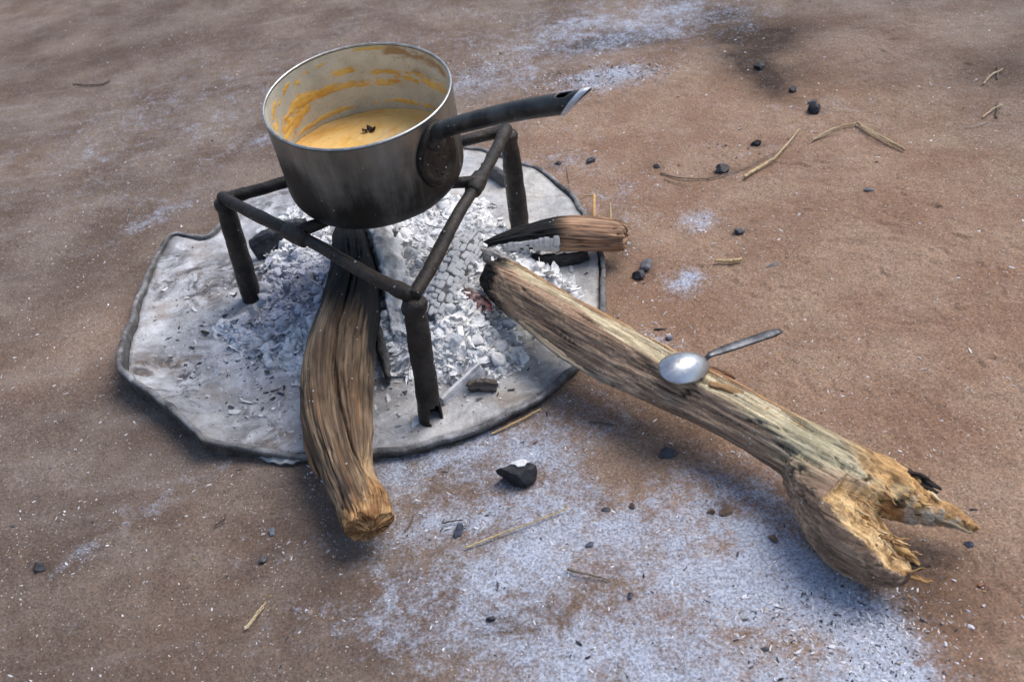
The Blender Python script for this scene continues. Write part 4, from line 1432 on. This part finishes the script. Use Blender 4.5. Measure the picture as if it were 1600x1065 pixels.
SPL = [('bark_strip', [(812, 500, 4, .054), (858, 536, 9, .052), (900, 566, 10, .049), (938, 590, 7, .045), (959, 605, 2, .043)], (.36, .29, .21), .28),
       ('bark_strip', [(990, 605, 6, .042), (1030, 624, 7, .041), (1055, 636, 2, .036)], (.22, .13, .07), .5),
       ('splinter', [(1085, 572, 6, .070), (1115, 577, 6, .067), (1150, 591, 2, .058)], (.12, .055, .03), .4),
       ('splinter', [(1110, 600, 6, .071), (1150, 612, 7, .068), (1185, 633, 2, .062)], (.32, .19, .09), .4),
       ('splinter', [(1225, 645, 5, .062), (1250, 662, 5, .060), (1262, 668, 1, .058)], (.16, .10, .06), .4),
       ('splinter', [(1020, 542, 6, .066), (1040, 549, 6, .064), (1052, 555, 2, .060)], (.25, .10, .045), .5),
       ('splinter', [(1392, 728, 6, .050), (1430, 742, 6, .047), (1470, 765, 2, .042)], (.020, .017, .015), .6),
       ('splinter', [(1405, 741, 6, .046), (1440, 757, 6, .043), (1465, 769, 2, .040)], (.022, .018, .016), .6),
       ('splinter', [(1412, 735, 4, .052), (1440, 743, 4, .050), (1458, 752, 1, .047)], (.028, .02, .017), .6),
       ('splinter', [(1395, 880, 8, .026), (1430, 886, 6, .024), (1456, 884, 2, .022)], (.03, .022, .018), .6),
       ('splinter', [(1398, 893, 8, .022), (1432, 903, 5, .019), (1457, 908, 2, .015)], (.34, .19, .08), .5),
       ('splinter', [(1385, 850, 8, .034), (1415, 862, 7, .032), (1436, 882, 2, .026)], (.50, .31, .13), .5),
       ('splinter', [(1330, 716, 7, .058), (1385, 736, 7, .052), (1412, 752, 2, .047)], (.36, .20, .085), .45),
       ('splinter', [(1200, 640, 6, .066), (1270, 676, 7, .062), (1330, 708, 3, .058)], (.40, .24, .10), .45),
       ('splinter', [(1440, 800, 8, .033), (1490, 818, 6, .026), (1518, 833, 2, .021)], (.28, .22, .15), .6)]
rs_ = np.random.default_rng(23)
for q in range(30):
    if q < 18:                                              # along the torn face of the knot
        f_ = rs_.random()
        bx_, by_ = 1322 + 82 * f_ + rs_.normal(0, 9) + 22 * rs_.random(), 792 + 98 * f_ + rs_.normal(0, 6) - 20 * rs_.random()
        zb = .052 - .018 * f_
    else:                                                   # fibres standing off the shaft end and prong
        f_ = rs_.random()
        bx_, by_ = 1330 + 130 * f_, 722 + 62 * f_ + rs_.normal(0, 10)
        zb = .058 - .018 * f_
    ln = rs_.uniform(16, 34); an = R_(rs_.normal(28, 16))
    w_ = rs_.uniform(1.8, 3.6)
    cc_ = [(.52, .33, .15), (.40, .23, .10), (.58, .44, .25), (.30, .17, .075)][rs_.integers(4)]
    SPL.append(('splinter', [(bx_, by_, w_, zb), (bx_ + ln * .5 * math.cos(an), by_ + ln * .5 * math.sin(an), w_ * .9, zb + .001), (bx_ + ln * math.cos(an), by_ + ln * math.sin(an), .6, zb - .001)], cc_, .5))
for i, (nm, pts, c_, fl) in enumerate(SPL):
    put(splinter(nm, pts, c_, None, fl, 24 if i > 15 else 36, 10 if i > 15 else 14, 40 + i * 5, .0016), log_b)

# ---- short half-burnt piece lying over the far edge of the lid
C, r = spine([(748, 386, 4, .043), (785, 378, 13, .044), (825, 371, 20, .043), (868, 366, 28, .041), (905, 366, 30, .038), (945, 368, 28, .035), (974, 369, 24, .033)], 160)
m = 110
th = np.linspace(0, 2 * np.pi, m, endpoint=False)
V, F, tp, tt, cm, kk = loft(C, r[:, None] * facet(th, [(20, .92), (80, .85), (140, 1), (200, 1), (270, .8), (330, .9)], 7)[None], m, caps=(5, 14), capdome=(.4, .12))
gc, L = loft_gc(C, tt, tp, .02)
tor = lambda a, s: np.stack([np.cos(tt) * a, np.sin(tt) * a, tp * s], 1)
d = .0024 * fbm(tor(3, 4.0), 1, 3, 401) + .0006 * fbm(tor(12, 3), 1, 4, 402)
ck = np.exp(-(fbm(tor(8, 1.4), 1, 3, 404) / .05) ** 2)
d -= .002 * ck * (cm == 0)
V = V + (cm == 2)[:, None] * np.array([1, 0, 0]) * (.007 * fbm(V, 110, 3, 403))[:, None]
V = V + ((tp > .97) & (cm == 0))[:, None] * np.array([1, 0, 0]) * (.004 * fbm(tor(9, 1), 1, 3, 405))[:, None]
col = mixc((.30, .170, .100), (.40, .255, .165), sstep(-.4, .4, fbm(tor(12, 2), 1, 4, 406)))
col = mixc(col, (.05, .03, .022), ck * .5)
edge = .50 + .06 * fbm(tor(3, 2), 1, 3, 407) + .07 * np.sin(tt)
col = mixc(col, (.014, .014, .015), sstep(edge + .08, edge - .08, tp))
col = mixc(col, (.10, .10, .11), sstep(.45, .1, tp) * sstep(.2, .6, fbm(tor(8, 8), 1, 3, 408)) * .6)
log_c = thing('firewood_log', (C[80][0], C[80][1], 0), 'short half-burnt brown log with a black tip, lying over the far right rim', 'log', 'firewood logs round the fire')
wood_part('wood', V, F, col, gc, root=log_c, disp=d)


def block_mesh(name, dims, seed, mat):
    bm = bmesh.new(); bmesh.ops.create_cube(bm, size=1)
    bmesh.ops.bevel(bm, geom=bm.edges[:], offset=.16, segments=1, affect='EDGES')
    me_ = bm_mesh(name, bm, mat, False)
    v = coords(me_)
    v = v * dims + .10 * np.array(dims) * np.stack([fbm(v, 2.2, 2, seed + i) for i in range(3)], 1)
    setco(me_, v)
    g = .82 + .05 * fbm(v * 900, 1, 2, seed)
    set_attrs(me_, {'col': np.stack([g, g, g * 1.01], 1)})
    return me_


T, S, U = frames(C)
BLK = [block_mesh('ash_block', (1, 1, 1), 500 + i * 7, M['ash']) for i in range(5)]


def place_block(me_, pos, ex, ey, ez, dims, parent, root, name):
    o = obj(name, me_, parent)
    mt = Matrix((ex, ey, ez)).transposed().to_4x4() @ Matrix.Diagonal((*dims, 1))
    mt.translation = Vector(pos) - (root.location if root else Vector())
    o.matrix_local = mt
    return o


rg = np.random.default_rng(5)
for k, t in enumerate(np.linspace(.09, .50, 14)):
    for row, a in ((0, 6), (1, -30)):
        i = int(t * 159); aa = R_(a + rg.normal(0, 3))
        nrm = math.cos(aa) * S[i] + math.sin(aa) * U[i]
        pos = C[i] + nrm * (r[i] * .86) + np.array([0, 0, -.001])
        ln = .0078 * rg.uniform(.8, 1.15)
        if row == 1 and rg.random() < .12: continue
        hgt = r[i] * .62
        tang = np.cross(nrm, T[i])
        place_block(BLK[rg.integers(5)], pos, Vector(T[i] + rg.normal(0, .05, 3)).normalized(), Vector(tang), Vector(nrm), (ln * .88, hgt, .004 * rg.uniform(.8, 1.3)), log_c, log_c, 'ash_block')

# ---- log burnt to white square scales in the heart of the fire
C, r = spine([(742, 372, 15, .056), (722, 398, 24, .054), (702, 432, 29, .050), (684, 466, 29, .045), (668, 500, 22, .038)], 60)
m = 60
th = np.linspace(0, 2 * np.pi, m, endpoint=False)
V, F, tp, tt, cm, kk = loft(C, r[:, None] * np.ones(m)[None] * .9, m, caps=(5, 5))
gc, L = loft_gc(C, tt, tp, .02)
V = V + .0015 * np.stack([fbm(V, 90, 3, 420 + i) for i in range(3)], 1)
colc = np.tile([.13, .125, .12], (len(V), 1)) * (1 + .5 * fbm(V, 90, 3, 425))[:, None]
log_d = thing('ashed_log', (C[30][0], C[30][1], LID_Z), 'burnt log covered in white square ash scales behind the front leg of the stand', 'burnt log')
wood_part('core', V, F, colc, gc, 'ash', root=log_d)
T, S, U = frames(C)
nl, na = 13, 11
step = L / nl
for a_i in range(na):
    t = rg.uniform(0, .06)
    while t < .99:
        ln_ = step * rg.uniform(.55, 1.55)
        tm = min(t + ln_ / L * .5, .995)
        i = int(tm * 59)
        fade = 1 - sstep(.7, 1.0, tm) * rg.uniform(0, .9)
        aa = R_(-15 + 210 * a_i / (na - 1) + rg.normal(0, 3))
        nrm = math.cos(aa) * S[i] + math.sin(aa) * U[i]
        tang = np.cross(nrm, T[i])
        wdt = r[i] * R_(210 / (na - 1)) * rg.uniform(.82, .98)
        if rg.random() > .05:
            o = place_block(BLK[rg.integers(5)], C[i] + nrm * (r[i] * (.91 - .05 * (1 - fade)) + rg.uniform(-.0012, .0010)), Vector(T[i] + rg.normal(0, .10, 3)).normalized(), Vector(tang + rg.normal(0, .10, 3)).normalized(), Vector(nrm + rg.normal(0, .08, 3)).normalized(),
                            (ln_ * .92, wdt, .0046 * rg.uniform(.8, 1.3)), log_d, log_d, 'ash_scale')
        t += ln_ / L

# ---- other burnt pieces in the heap


def burnt(name, pts, c0, c1, label, cat, seed, mat='ash', n=90, m=48, amp=.003, layers=0):
    C, r = spine(pts, n)
    th = np.linspace(0, 2 * np.pi, m, endpoint=False)
    V, F, tp, tt, cm, kk = loft(C, r[:, None] * facet(th, [(10, .9), (75, 1), (130, .9), (190, 1), (2160, .9)], 6)[None], m, caps=(6, 6))
    gc, L = loft_gc(C, tt, tp, r.mean())
    f = fbm(gc, .13, 4, seed)
    d = amp * (.6 * fbm(V, 60, 3, seed + 1) + .5 * f + .5 * fbm(V, 170, 3, seed + 4)) - amp * .7 * np.exp(-(fbm(gc, .07, 3, seed + 2) / .06) ** 2)
    col = mixc(c0, c1, sstep(-.35, .35, f + .5 * fbm(V, 50, 3, seed + 3)))
    o = wood_part(name, V, F, col, gc, mat, disp=d)
    o['label'] = label; o['category'] = cat
    return o


burnt('ashed_log', [(582, 352, 22, .055), (600, 395, 24, .056), (610, 440, 22, .050), (616, 490, 16, .040), (618, 520, 8, .034)], (.30, .295, .285), (.70, .70, .69), 'pale burnt-out log of layered ash beside the curved log under the pan', 'burnt log', 601, 'ash', amp=.008)
burnt('ashed_log', [(712, 374, 7, .046), (745, 388, 10, .047), (785, 405, 10, .045), (812, 420, 6, .042)], (.10, .095, .09), (.34, .33, .32), 'grey fibrous log end behind the charred tip of the long split log', 'burnt log', 611, 'wood', amp=.005)
burnt('ember', [(692, 455, 8, .036), (715, 458, 13, .036), (745, 468, 12, .036), (765, 480, 6, .034)], (.2, .1, .1), (.4, .3, .3), 'faintly glowing red ember under the white scaled log', 'ember', 621, 'ember')
burnt('charred_branch', [(392, 382, 9, .032), (420, 366, 11, .036), (452, 352, 10, .036), (478, 346, 7, .034)], (.02, .022, .03), (.07, .075, .095), 'blue-black charred branch behind the left front bar of the stand', 'burnt branch', 631, 'coal')
burnt('charred_branch', [(575, 470, 6, .04), (590, 520, 9, .036), (600, 560, 8, .030), (606, 590, 5, .022)], (.02, .02, .02), (.10, .10, .10), 'thin black charred branch along the right side of the curved log', 'burnt branch', 636, 'coal')
burnt('pale_stick', [(690, 624, 4, .016), (712, 603, 5, .018), (732, 585, 5, .022), (748, 570, 3, .027)], (.35, .35, .37), (.58, .58, .60), 'thin pale grey stick leaning on the ash behind the foot of the front leg', 'stick', 641, 'wood', amp=.001)
burnt('charred_stub', [(733, 602, 5, .017), (752, 598, 8, .018), (776, 600, 6, .017)], (.035, .03, .028), (.13, .11, .095), 'small dark charred stub on the drum lid right of the pale stick', 'burnt branch', 651, 'wood', amp=.005)
burnt('charred_branch', [(755, 258, 5, .02), (775, 268, 8, .02), (790, 278, 6, .02)], (.018, .018, .018), (.07, .07, .07), 'black charred branch by the back leg of the stand', 'burnt branch', 656, 'coal')
burnt('charred_branch', [(800, 396, 5, .018), (845, 402, 7, .019), (885, 401, 7, .019), (918, 394, 4, .018)], (.018, .017, .017), (.06, .055, .05), 'black charred branch beneath the short half-burnt log', 'burnt branch', 661, 'coal')

# ------------------------------------------------------------------ serving spoon on the long log
SPC = G(1070, 573, .080)
SPT = G(1220, 516, .058)
SPN = G(1106, 557, .0775)
ax = SPT - SPC; ax /= np.linalg.norm(ax)
up = np.array([-.10, -.30, 1.0]); up -= (up @ ax) * ax; up /= np.linalg.norm(up)
sd_ = np.cross(up, ax)
spoon = thing('spoon', SPC, 'upturned metal serving spoon lying across the long split log', 'spoon')
rows = []
NRg, NA = 18, 64
bl, bw, bd = pix(SPC, 47), pix(SPC, 32), .0105
a_ = np.linspace(0, 2 * np.pi, NA, endpoint=False)
for i in range(NRg):
    k = max(i / (NRg - 1), .02)
    lx = bl * k * np.cos(a_); ly = bw * k * np.sin(a_) * (1 - .10 * np.cos(a_) * k)
    lz = bd * (1 - k ** 2.2) - .0005
    rows.append(SPC + lx[:, None] * ax + ly[:, None] * sd_ + lz * up)
V = np.concatenate(rows)
bowl = put(obj('bowl', mesh('bowl', V, [gridfaces(NRg, NA)[:, ::-1], np.stack([np.zeros(NA - 2, int), np.arange(1, NA - 1), np.arange(2, NA)], 1)], True, None, M['spoon'])), spoon)
md = bowl.modifiers.new('t', 'SOLIDIFY'); md.thickness = .0011; md.offset = -1
path = catmull([SPC + ax * bl * .93 - up * .0002, SPN + ax * .004 + up * .0015, SPN * .7 + SPT * .3 + up * .0015, SPT], 50)
T, S, U = frames(path, up)
tl = np.linspace(0, 1, 50)
wv = np.interp(tl, [0, .08, .22, .6, .94, 1], [.0045, .0024, .0026, .0044, .0048, .0030])
V = []
for i in range(50):
    for x, z in ((-1, 0), (-.6, .35), (0, .5), (.6, .35), (1, 0), (.6, -.2), (0, -.05), (-.6, -.2)):
        V.append(path[i] + S[i] * wv[i] * x + U[i] * .0022 * z)
V = np.array(V)
put(obj('handle', mesh('handle', V, [gridfaces(50, 8), np.array([np.arange(8)[::-1]]), np.array([np.arange(8) + 49 * 8])], True, None, M['spoon_handle'])), spoon)

# ------------------------------------------------------------------ charcoal lumps, pebbles


def lump(name, px, py, sx, sy, colr, label, cat, seed, z=None, cap=None, group=None, mat='coal', hgt=.8, cuts=9):
    rg = np.random.default_rng(seed)
    V = ICO3.copy()
    for _ in range(cuts):                                   # broken facets
        n = rg.normal(size=3); n /= np.linalg.norm(n)
        dd = V @ n; lim = rg.uniform(.38, .74)
        V = V - np.outer(np.maximum(dd - lim, 0), n)
    V = V * (1.22 + .22 * fbm(V, 2.4, 4, seed))[:, None]
    p = G(px, py, .005)
    a, b = pix(p, sx), pix(p, sy) * 1.15
    rz = rg.uniform(-.5, .7)
    V = V * np.array([a, b, min(a, b) * hgt])
    gz = ground_z(p[0], p[1]) if z is None else z
    c = np.array([p[0], p[1], gz + min(a, b) * hgt * .40])
    ca, sa = math.cos(rz), math.sin(rz)
    W = np.stack([V[:, 0] * ca - V[:, 1] * sa, V[:, 0] * sa + V[:, 1] * ca, V[:, 2]], 1)
    col = np.tile(np.asarray(colr, float), (len(V), 1)) * (1 + .4 * fbm(V * 300, 1, 3, seed + 1))[:, None]
    root = None
    me_ = mesh(name, W, ICO3F, False, {'col': np.clip(col, .003, .9)}, M[mat])
    o = obj(name, me_, None, label, cat, group)
    o.location = c
    if cap:
        n = np.array(cap) / np.linalg.norm(cap)
        f = sstep(.40, .55, (ICO3 @ n) * .7 + .40 * fbm(ICO3, 3.4, 3, seed + 5))
        idx = f > .5
        Fk = ICO3F[idx[ICO3F].all(1)]
        Vc = W * 1.05 + .0006
        k = obj('ash_cap', mesh('ash_cap', Vc, Fk, False, {'col': np.tile([.66, .67, .69], (len(Vc), 1))}, M['ash']), o)
        k.modifiers.new('t', 'SOLIDIFY').thickness = .001
    return o


BK = (.020, .021, .026); GY = (.12, .125, .145); BR_ = (.17, .115, .085)
lump('charcoal', 807, 742, 29, 20, BK, 'largest black lump of charcoal, capped with white ash, before the lid', 'charcoal', 1, group='charcoal pieces scattered on the sand', cap=(.35, .5, .75), hgt=1.15)
for i, a in enumerate([
        (1008, 411, 13, 9, GY, 'upper blue-grey piece of charcoal of the cluster right of the short log'),
        (998, 426, 9, 8, (.04, .042, .052), 'lower dark piece of charcoal of the cluster right of the short log'),
        (1045, 704, 13, 9, (.055, .057, .07), 'oval dark grey charcoal piece in the shadow below the long log'),
        (62, 884, 10, 9, (.07, .07, .072), 'round dark grey charcoal piece alone on the sand at far left'),
        (1130, 259, 10, 8, (.022, .022, .028), 'black charcoal piece touching the long thin straw'),
        (1275, 163, 10, 9, BK, 'roundest black charcoal piece above the forked straws'),
        (1272, 151, 9, 4, (.05, .055, .07), 'flat charcoal sliver behind the roundest black piece'),
        (1182, 217, 7, 7, BK, 'small black charcoal piece left of the forked straws'),
        (1186, 101, 9, 7, (.02, .02, .022), 'black charcoal piece in the dark disturbed soil at the top'),
        (1154, 357, 8, 6, (.06, .063, .075), 'small grey charcoal piece above the short straw stub'),
        (1358, 297, 7, 4, (.13, .135, .15), 'faint grey flat chip in the smooth sand at right'),
        (408, 868, 8, 7, (.10, .10, .105), 'grey round charcoal piece on the sand left of the chopped log end'),
        (424, 825, 7, 5, (.22, .23, .27), 'pale blue-grey chip on the sand left of the chopped log end'),
        (716, 826, 9, 10, (.04, .045, .07), 'blue-black charcoal chip on the ash left of the fine straw'),
        (1240, 134, 6, 5, BK, 'tiny black charcoal piece left of the roundest one'),
        (870, 253, 6, 4, BK, 'flat black charcoal chip right of the back leg'),
        (1025, 254, 6, 4, BK, 'small black charcoal chip at the left end of the long thin straw'),
        (1134, 794, 9, 7, BR_, 'brown clod of earth on the ash right of the black charcoal lump'),
        (1112, 792, 8, 6, BR_, 'smaller brown clod of earth beside the other on the ash'),
        (987, 787, 6, 5, (.15, .10, .08), 'small brown clod of earth on the ash, right of the charcoal lump'),
        (1210, 837, 8, 6, (.13, .095, .075), 'brown and grey clod of earth on the ash near the knot of the log'),
        (1535, 902, 6, 4, (.22, .10, .05), 'reddish brown bit of wood on the sand right of the torn knot'),
        (1516, 842, 6, 5, (.07, .08, .11), 'dark blue charcoal bit under the tip of the log prong'),
        (945, 792, 7, 4, (.05, .05, .06), 'small dark charcoal bit above the fine straw on the ash'),
        (985, 930, 7, 4, (.05, .052, .07), 'small dark charcoal bit low on the ash patch'),
        (920, 850, 7, 4, (.09, .095, .12), 'grey charcoal bit at the middle of the ash patch'),
        (767, 970, 6, 5, (.03, .03, .04), 'black charcoal crumb near the bottom of the ash patch'),
        (1047, 521, 6, 5, (.30, .31, .35), 'pale grey bit of ash above the long log, left of the spoon'),
        (1030, 508, 9, 3, (.03, .03, .03), 'thin black char sliver above the long log, left of the spoon'),
        (925, 247, 9, 5, (.08, .085, .10), 'grey char flake on the sand behind the far rim of the lid'),
        (1210, 409, 14, 3, (.15, .14, .14), 'flat grey flake on the sand right of the straw stub')]):
    cat = 'clod' if 'clod' in a[5] else ('wood chip' if 'wood' in a[5] else ('ash flake' if 'flake' in a[5] or 'pale' in a[5] else 'charcoal'))
    lump('earth_clod' if cat == 'clod' else ('wood_chip' if cat == 'wood chip' else 'charcoal'), a[0], a[1], a[2], a[3], a[4], a[5], cat, 20 + i, group={'clod': 'earth clods on the ash', 'charcoal': 'charcoal pieces scattered on the sand'}.get(cat), mat='chip' if cat == 'clod' else 'coal', cuts=7, hgt=.85 if a[3] > 4 else .5)

# ------------------------------------------------------------------ straws and twigs


def straw(name, pts, w0, w1, colr, label, cat, seed, n=40, group=None):
    """pts: (px, py, height above ground)"""
    P = []
    for x, y, h in pts:
        p = G(x, y, h); P.append([p[0], p[1], h])
    C = catmull(P, n)
    for i in range(n):
        C[i, 2] += ground_z(C[i, 0], C[i, 1]) + .0006
    r = np.linspace(pix(C[0], w0), pix(C[-1], w1), n) * .82
    rad = r[:, None] * np.array([1, .75, .9, 1, .8, .75, .95, .8])[None]
    V, F, tp, tt, cm, kk = loft(C, rad, 8, caps=(2, 2))
    col = np.tile(np.asarray(colr, float), (len(V), 1)) * (1 + .35 * fbm(np.stack([tp * 9, tt * .5, 0 * tp], 1), 1, 3, seed))[:, None]
    return obj(name, mesh(name, V, F, True, {'col': col}, M['straw']), None, label, cat, group or ('straws strewn on the sand' if cat == 'straw' else 'dark twigs on the sand'))


ST = (.40, .31, .19); DS = (.16, .105, .07)
straw('straw', [(1032, 269, .001), (1068, 276, .002), (1115, 274, .002), (1160, 262, .002), (1200, 241, .003), (1228, 228, .002)], 1.8, 1.0, (.20, .145, .10), 'long thin curved brown straw beside the black charcoal piece', 'straw', 1, 60)
straw('straw', [(1163, 276, .003), (1190, 258, .004), (1212, 244, .006)], 3.6, 2.6, (.48, .36, .20), 'thick pale straw crossing the long thin curved one', 'straw', 2)
straw('straw', [(1209, 246, .006), (1230, 222, .005), (1249, 197, .004)], 2.2, 1.4, (.46, .34, .19), 'pale straw tip forking up from the thick pale straw', 'straw', 3)
straw('straw', [(1340, 189, .003), (1378, 213, .004), (1413, 237, .003)], 3.2, 3.0, (.38, .28, .16), 'straight straw slanting down at the right end of the strands', 'straw', 4)
straw('straw', [(1345, 193, .005), (1375, 214, .006), (1395, 225, .003)], 1.6, 1.2, (.46, .36, .22), 'thin straw fibre lying on the straight slanting straw', 'straw', 5)
straw('straw', [(1270, 217, .001), (1292, 203, .004), (1312, 194, .003), (1338, 190, .003)], 2.4, 1.6, (.40, .31, .19), 'frayed curved straw between the fork and the slanting straw', 'straw', 6)
straw('straw', [(1262, 222, .001), (1290, 208, .003), (1318, 199, .004)], 1.2, 1.0, (.33, .25, .16), 'hair-thin straw under the frayed curved one', 'straw', 7)
straw('straw', [(1118, 408, .003), (1140, 408, .003), (1159, 406, .003)], 3.4, 3.8, (.50, .36, .19), 'short thick straw stub alone on the sand right of the charcoal cluster', 'straw', 8)
straw('straw', [(768, 676, .002), (806, 658, .003), (845, 638, .003)], 2.2, 1.8, (.48, .33, .16), 'straw lying along the near right rim of the drum lid', 'straw', 9)
straw('straw', [(728, 859, .002), (775, 840, .003), (830, 822, .003), (889, 798, .003)], 2.4, 1.4, (.44, .34, .18), 'fine pale straw across the ash patch in front of the charcoal lump', 'straw', 10, 60)
straw('straw', [(382, 982, .002), (398, 961, .003), (415, 940, .003)], 2.2, 1.4, (.52, .42, .25), 'short pale straw on the sand at the lower left', 'straw', 11)
straw('straw', [(386, 980, .003), (400, 963, .004), (412, 947, .003)], 1.2, .8, (.50, .41, .26), 'thin fibre beside the short pale straw at lower left', 'straw', 12)
straw('straw', [(928, 342, .004), (928, 324, .012), (928, 304, .018)], 3.6, 3.4, (.55, .34, .14), 'orange straw standing behind the short half-burnt log', 'straw', 13)
straw('straw', [(908, 309, .015), (917, 306, .016), (930, 305, .017)], 1.4, 1.4, (.45, .30, .15), 'thin straw lying across the top of the orange standing one', 'straw', 14)
straw('straw', [(954, 345, .003), (954, 330, .008), (953, 317, .012)], 2.2, 2.0, (.46, .34, .18), 'small pale straw standing right of the orange one', 'straw', 15)
straw('straw', [(1535, 186, .001), (1550, 173, .003), (1566, 166, .003)], 1.6, 2.0, (.44, .35, .22), 'lower straw at the far right edge, crossed by a dark twig', 'straw', 16)
straw('twig', [(1556, 187, .001), (1558, 172, .003), (1558, 162, .002)], 2.2, 1.6, (.10, .08, .065), 'lower dark twig crossing a straw at the far right edge', 'twig', 17)
straw('straw', [(1536, 134, .001), (1550, 119, .003), (1566, 112, .003)], 1.6, 2.0, (.42, .34, .22), 'upper straw at the far right edge, crossed by a dark twig', 'straw', 18)
straw('twig', [(1557, 127, .001), (1559, 114, .003), (1558, 106, .002)], 2.0, 1.6, (.10, .08, .065), 'upper dark twig crossing a straw at the far right edge', 'twig', 19)
straw('twig', [(888, 897, .002), (912, 902, .004), (940, 908, .002), (956, 913, .001)], 3.2, 1.0, (.17, .135, .10), 'frayed brown twig low on the ash patch', 'twig', 20)
straw('twig', [(920, 659, .001), (940, 660, .003), (958, 663, .002)], 1.4, 2.2, (.09, .075, .065), 'dark twig on the sand between the lid and the long log', 'twig', 21)
straw('twig', [(113, 129, .001), (140, 131, .002), (160, 129, .002), (170, 123, .002)], 1.2, 1.6, (.10, .07, .05), 'thin dark curved twig on the sand at upper left', 'twig', 22)
straw('twig', [(336, 824, .001), (350, 815, .003), (354, 806, .003)], 1.2, 1.4, (.09, .07, .055), 'tiny bent dark twig on the sand left of the chopped log end', 'twig', 23)
straw('twig', [(692, 818, .002), (706, 815, .003), (724, 813, .002)], 1.8, 1.4, (.08, .07, .06), 'dark twig behind the blue-black charcoal chip', 'twig', 24)
straw('twig', [(632, 830, .001), (640, 820, .003), (648, 802, .002)], 1.6, 1.6, (.14, .10, .07), 'small brown twig on the sand right of the chopped log end', 'twig', 25)
straw('straw', [(885, 262, .001), (890, 292, .002), (886, 312, .001)], 0.8, 0.8, (.25, .2, .14), 'hair-thin straw on the sand outside the far rim of the lid', 'straw', 26)
straw('straw', [(1038, 278, .001), (1060, 284, .002), (1077, 288, .001)], 1.4, 1.0, (.33, .24, .15), 'short thin straw just below the long thin curved one', 'straw', 27)
straw('straw', [(1508, 201, .001), (1530, 197, .002), (1545, 192, .001)], .9, .9, (.36, .3, .22), 'hair-thin straw at the far right below the crossed twigs', 'straw', 28)
print('objects', len(bpy.data.objects), 'tris', sum(len(m_.loops) - 2 * len(m_.polygons) for m_ in bpy.data.meshes))
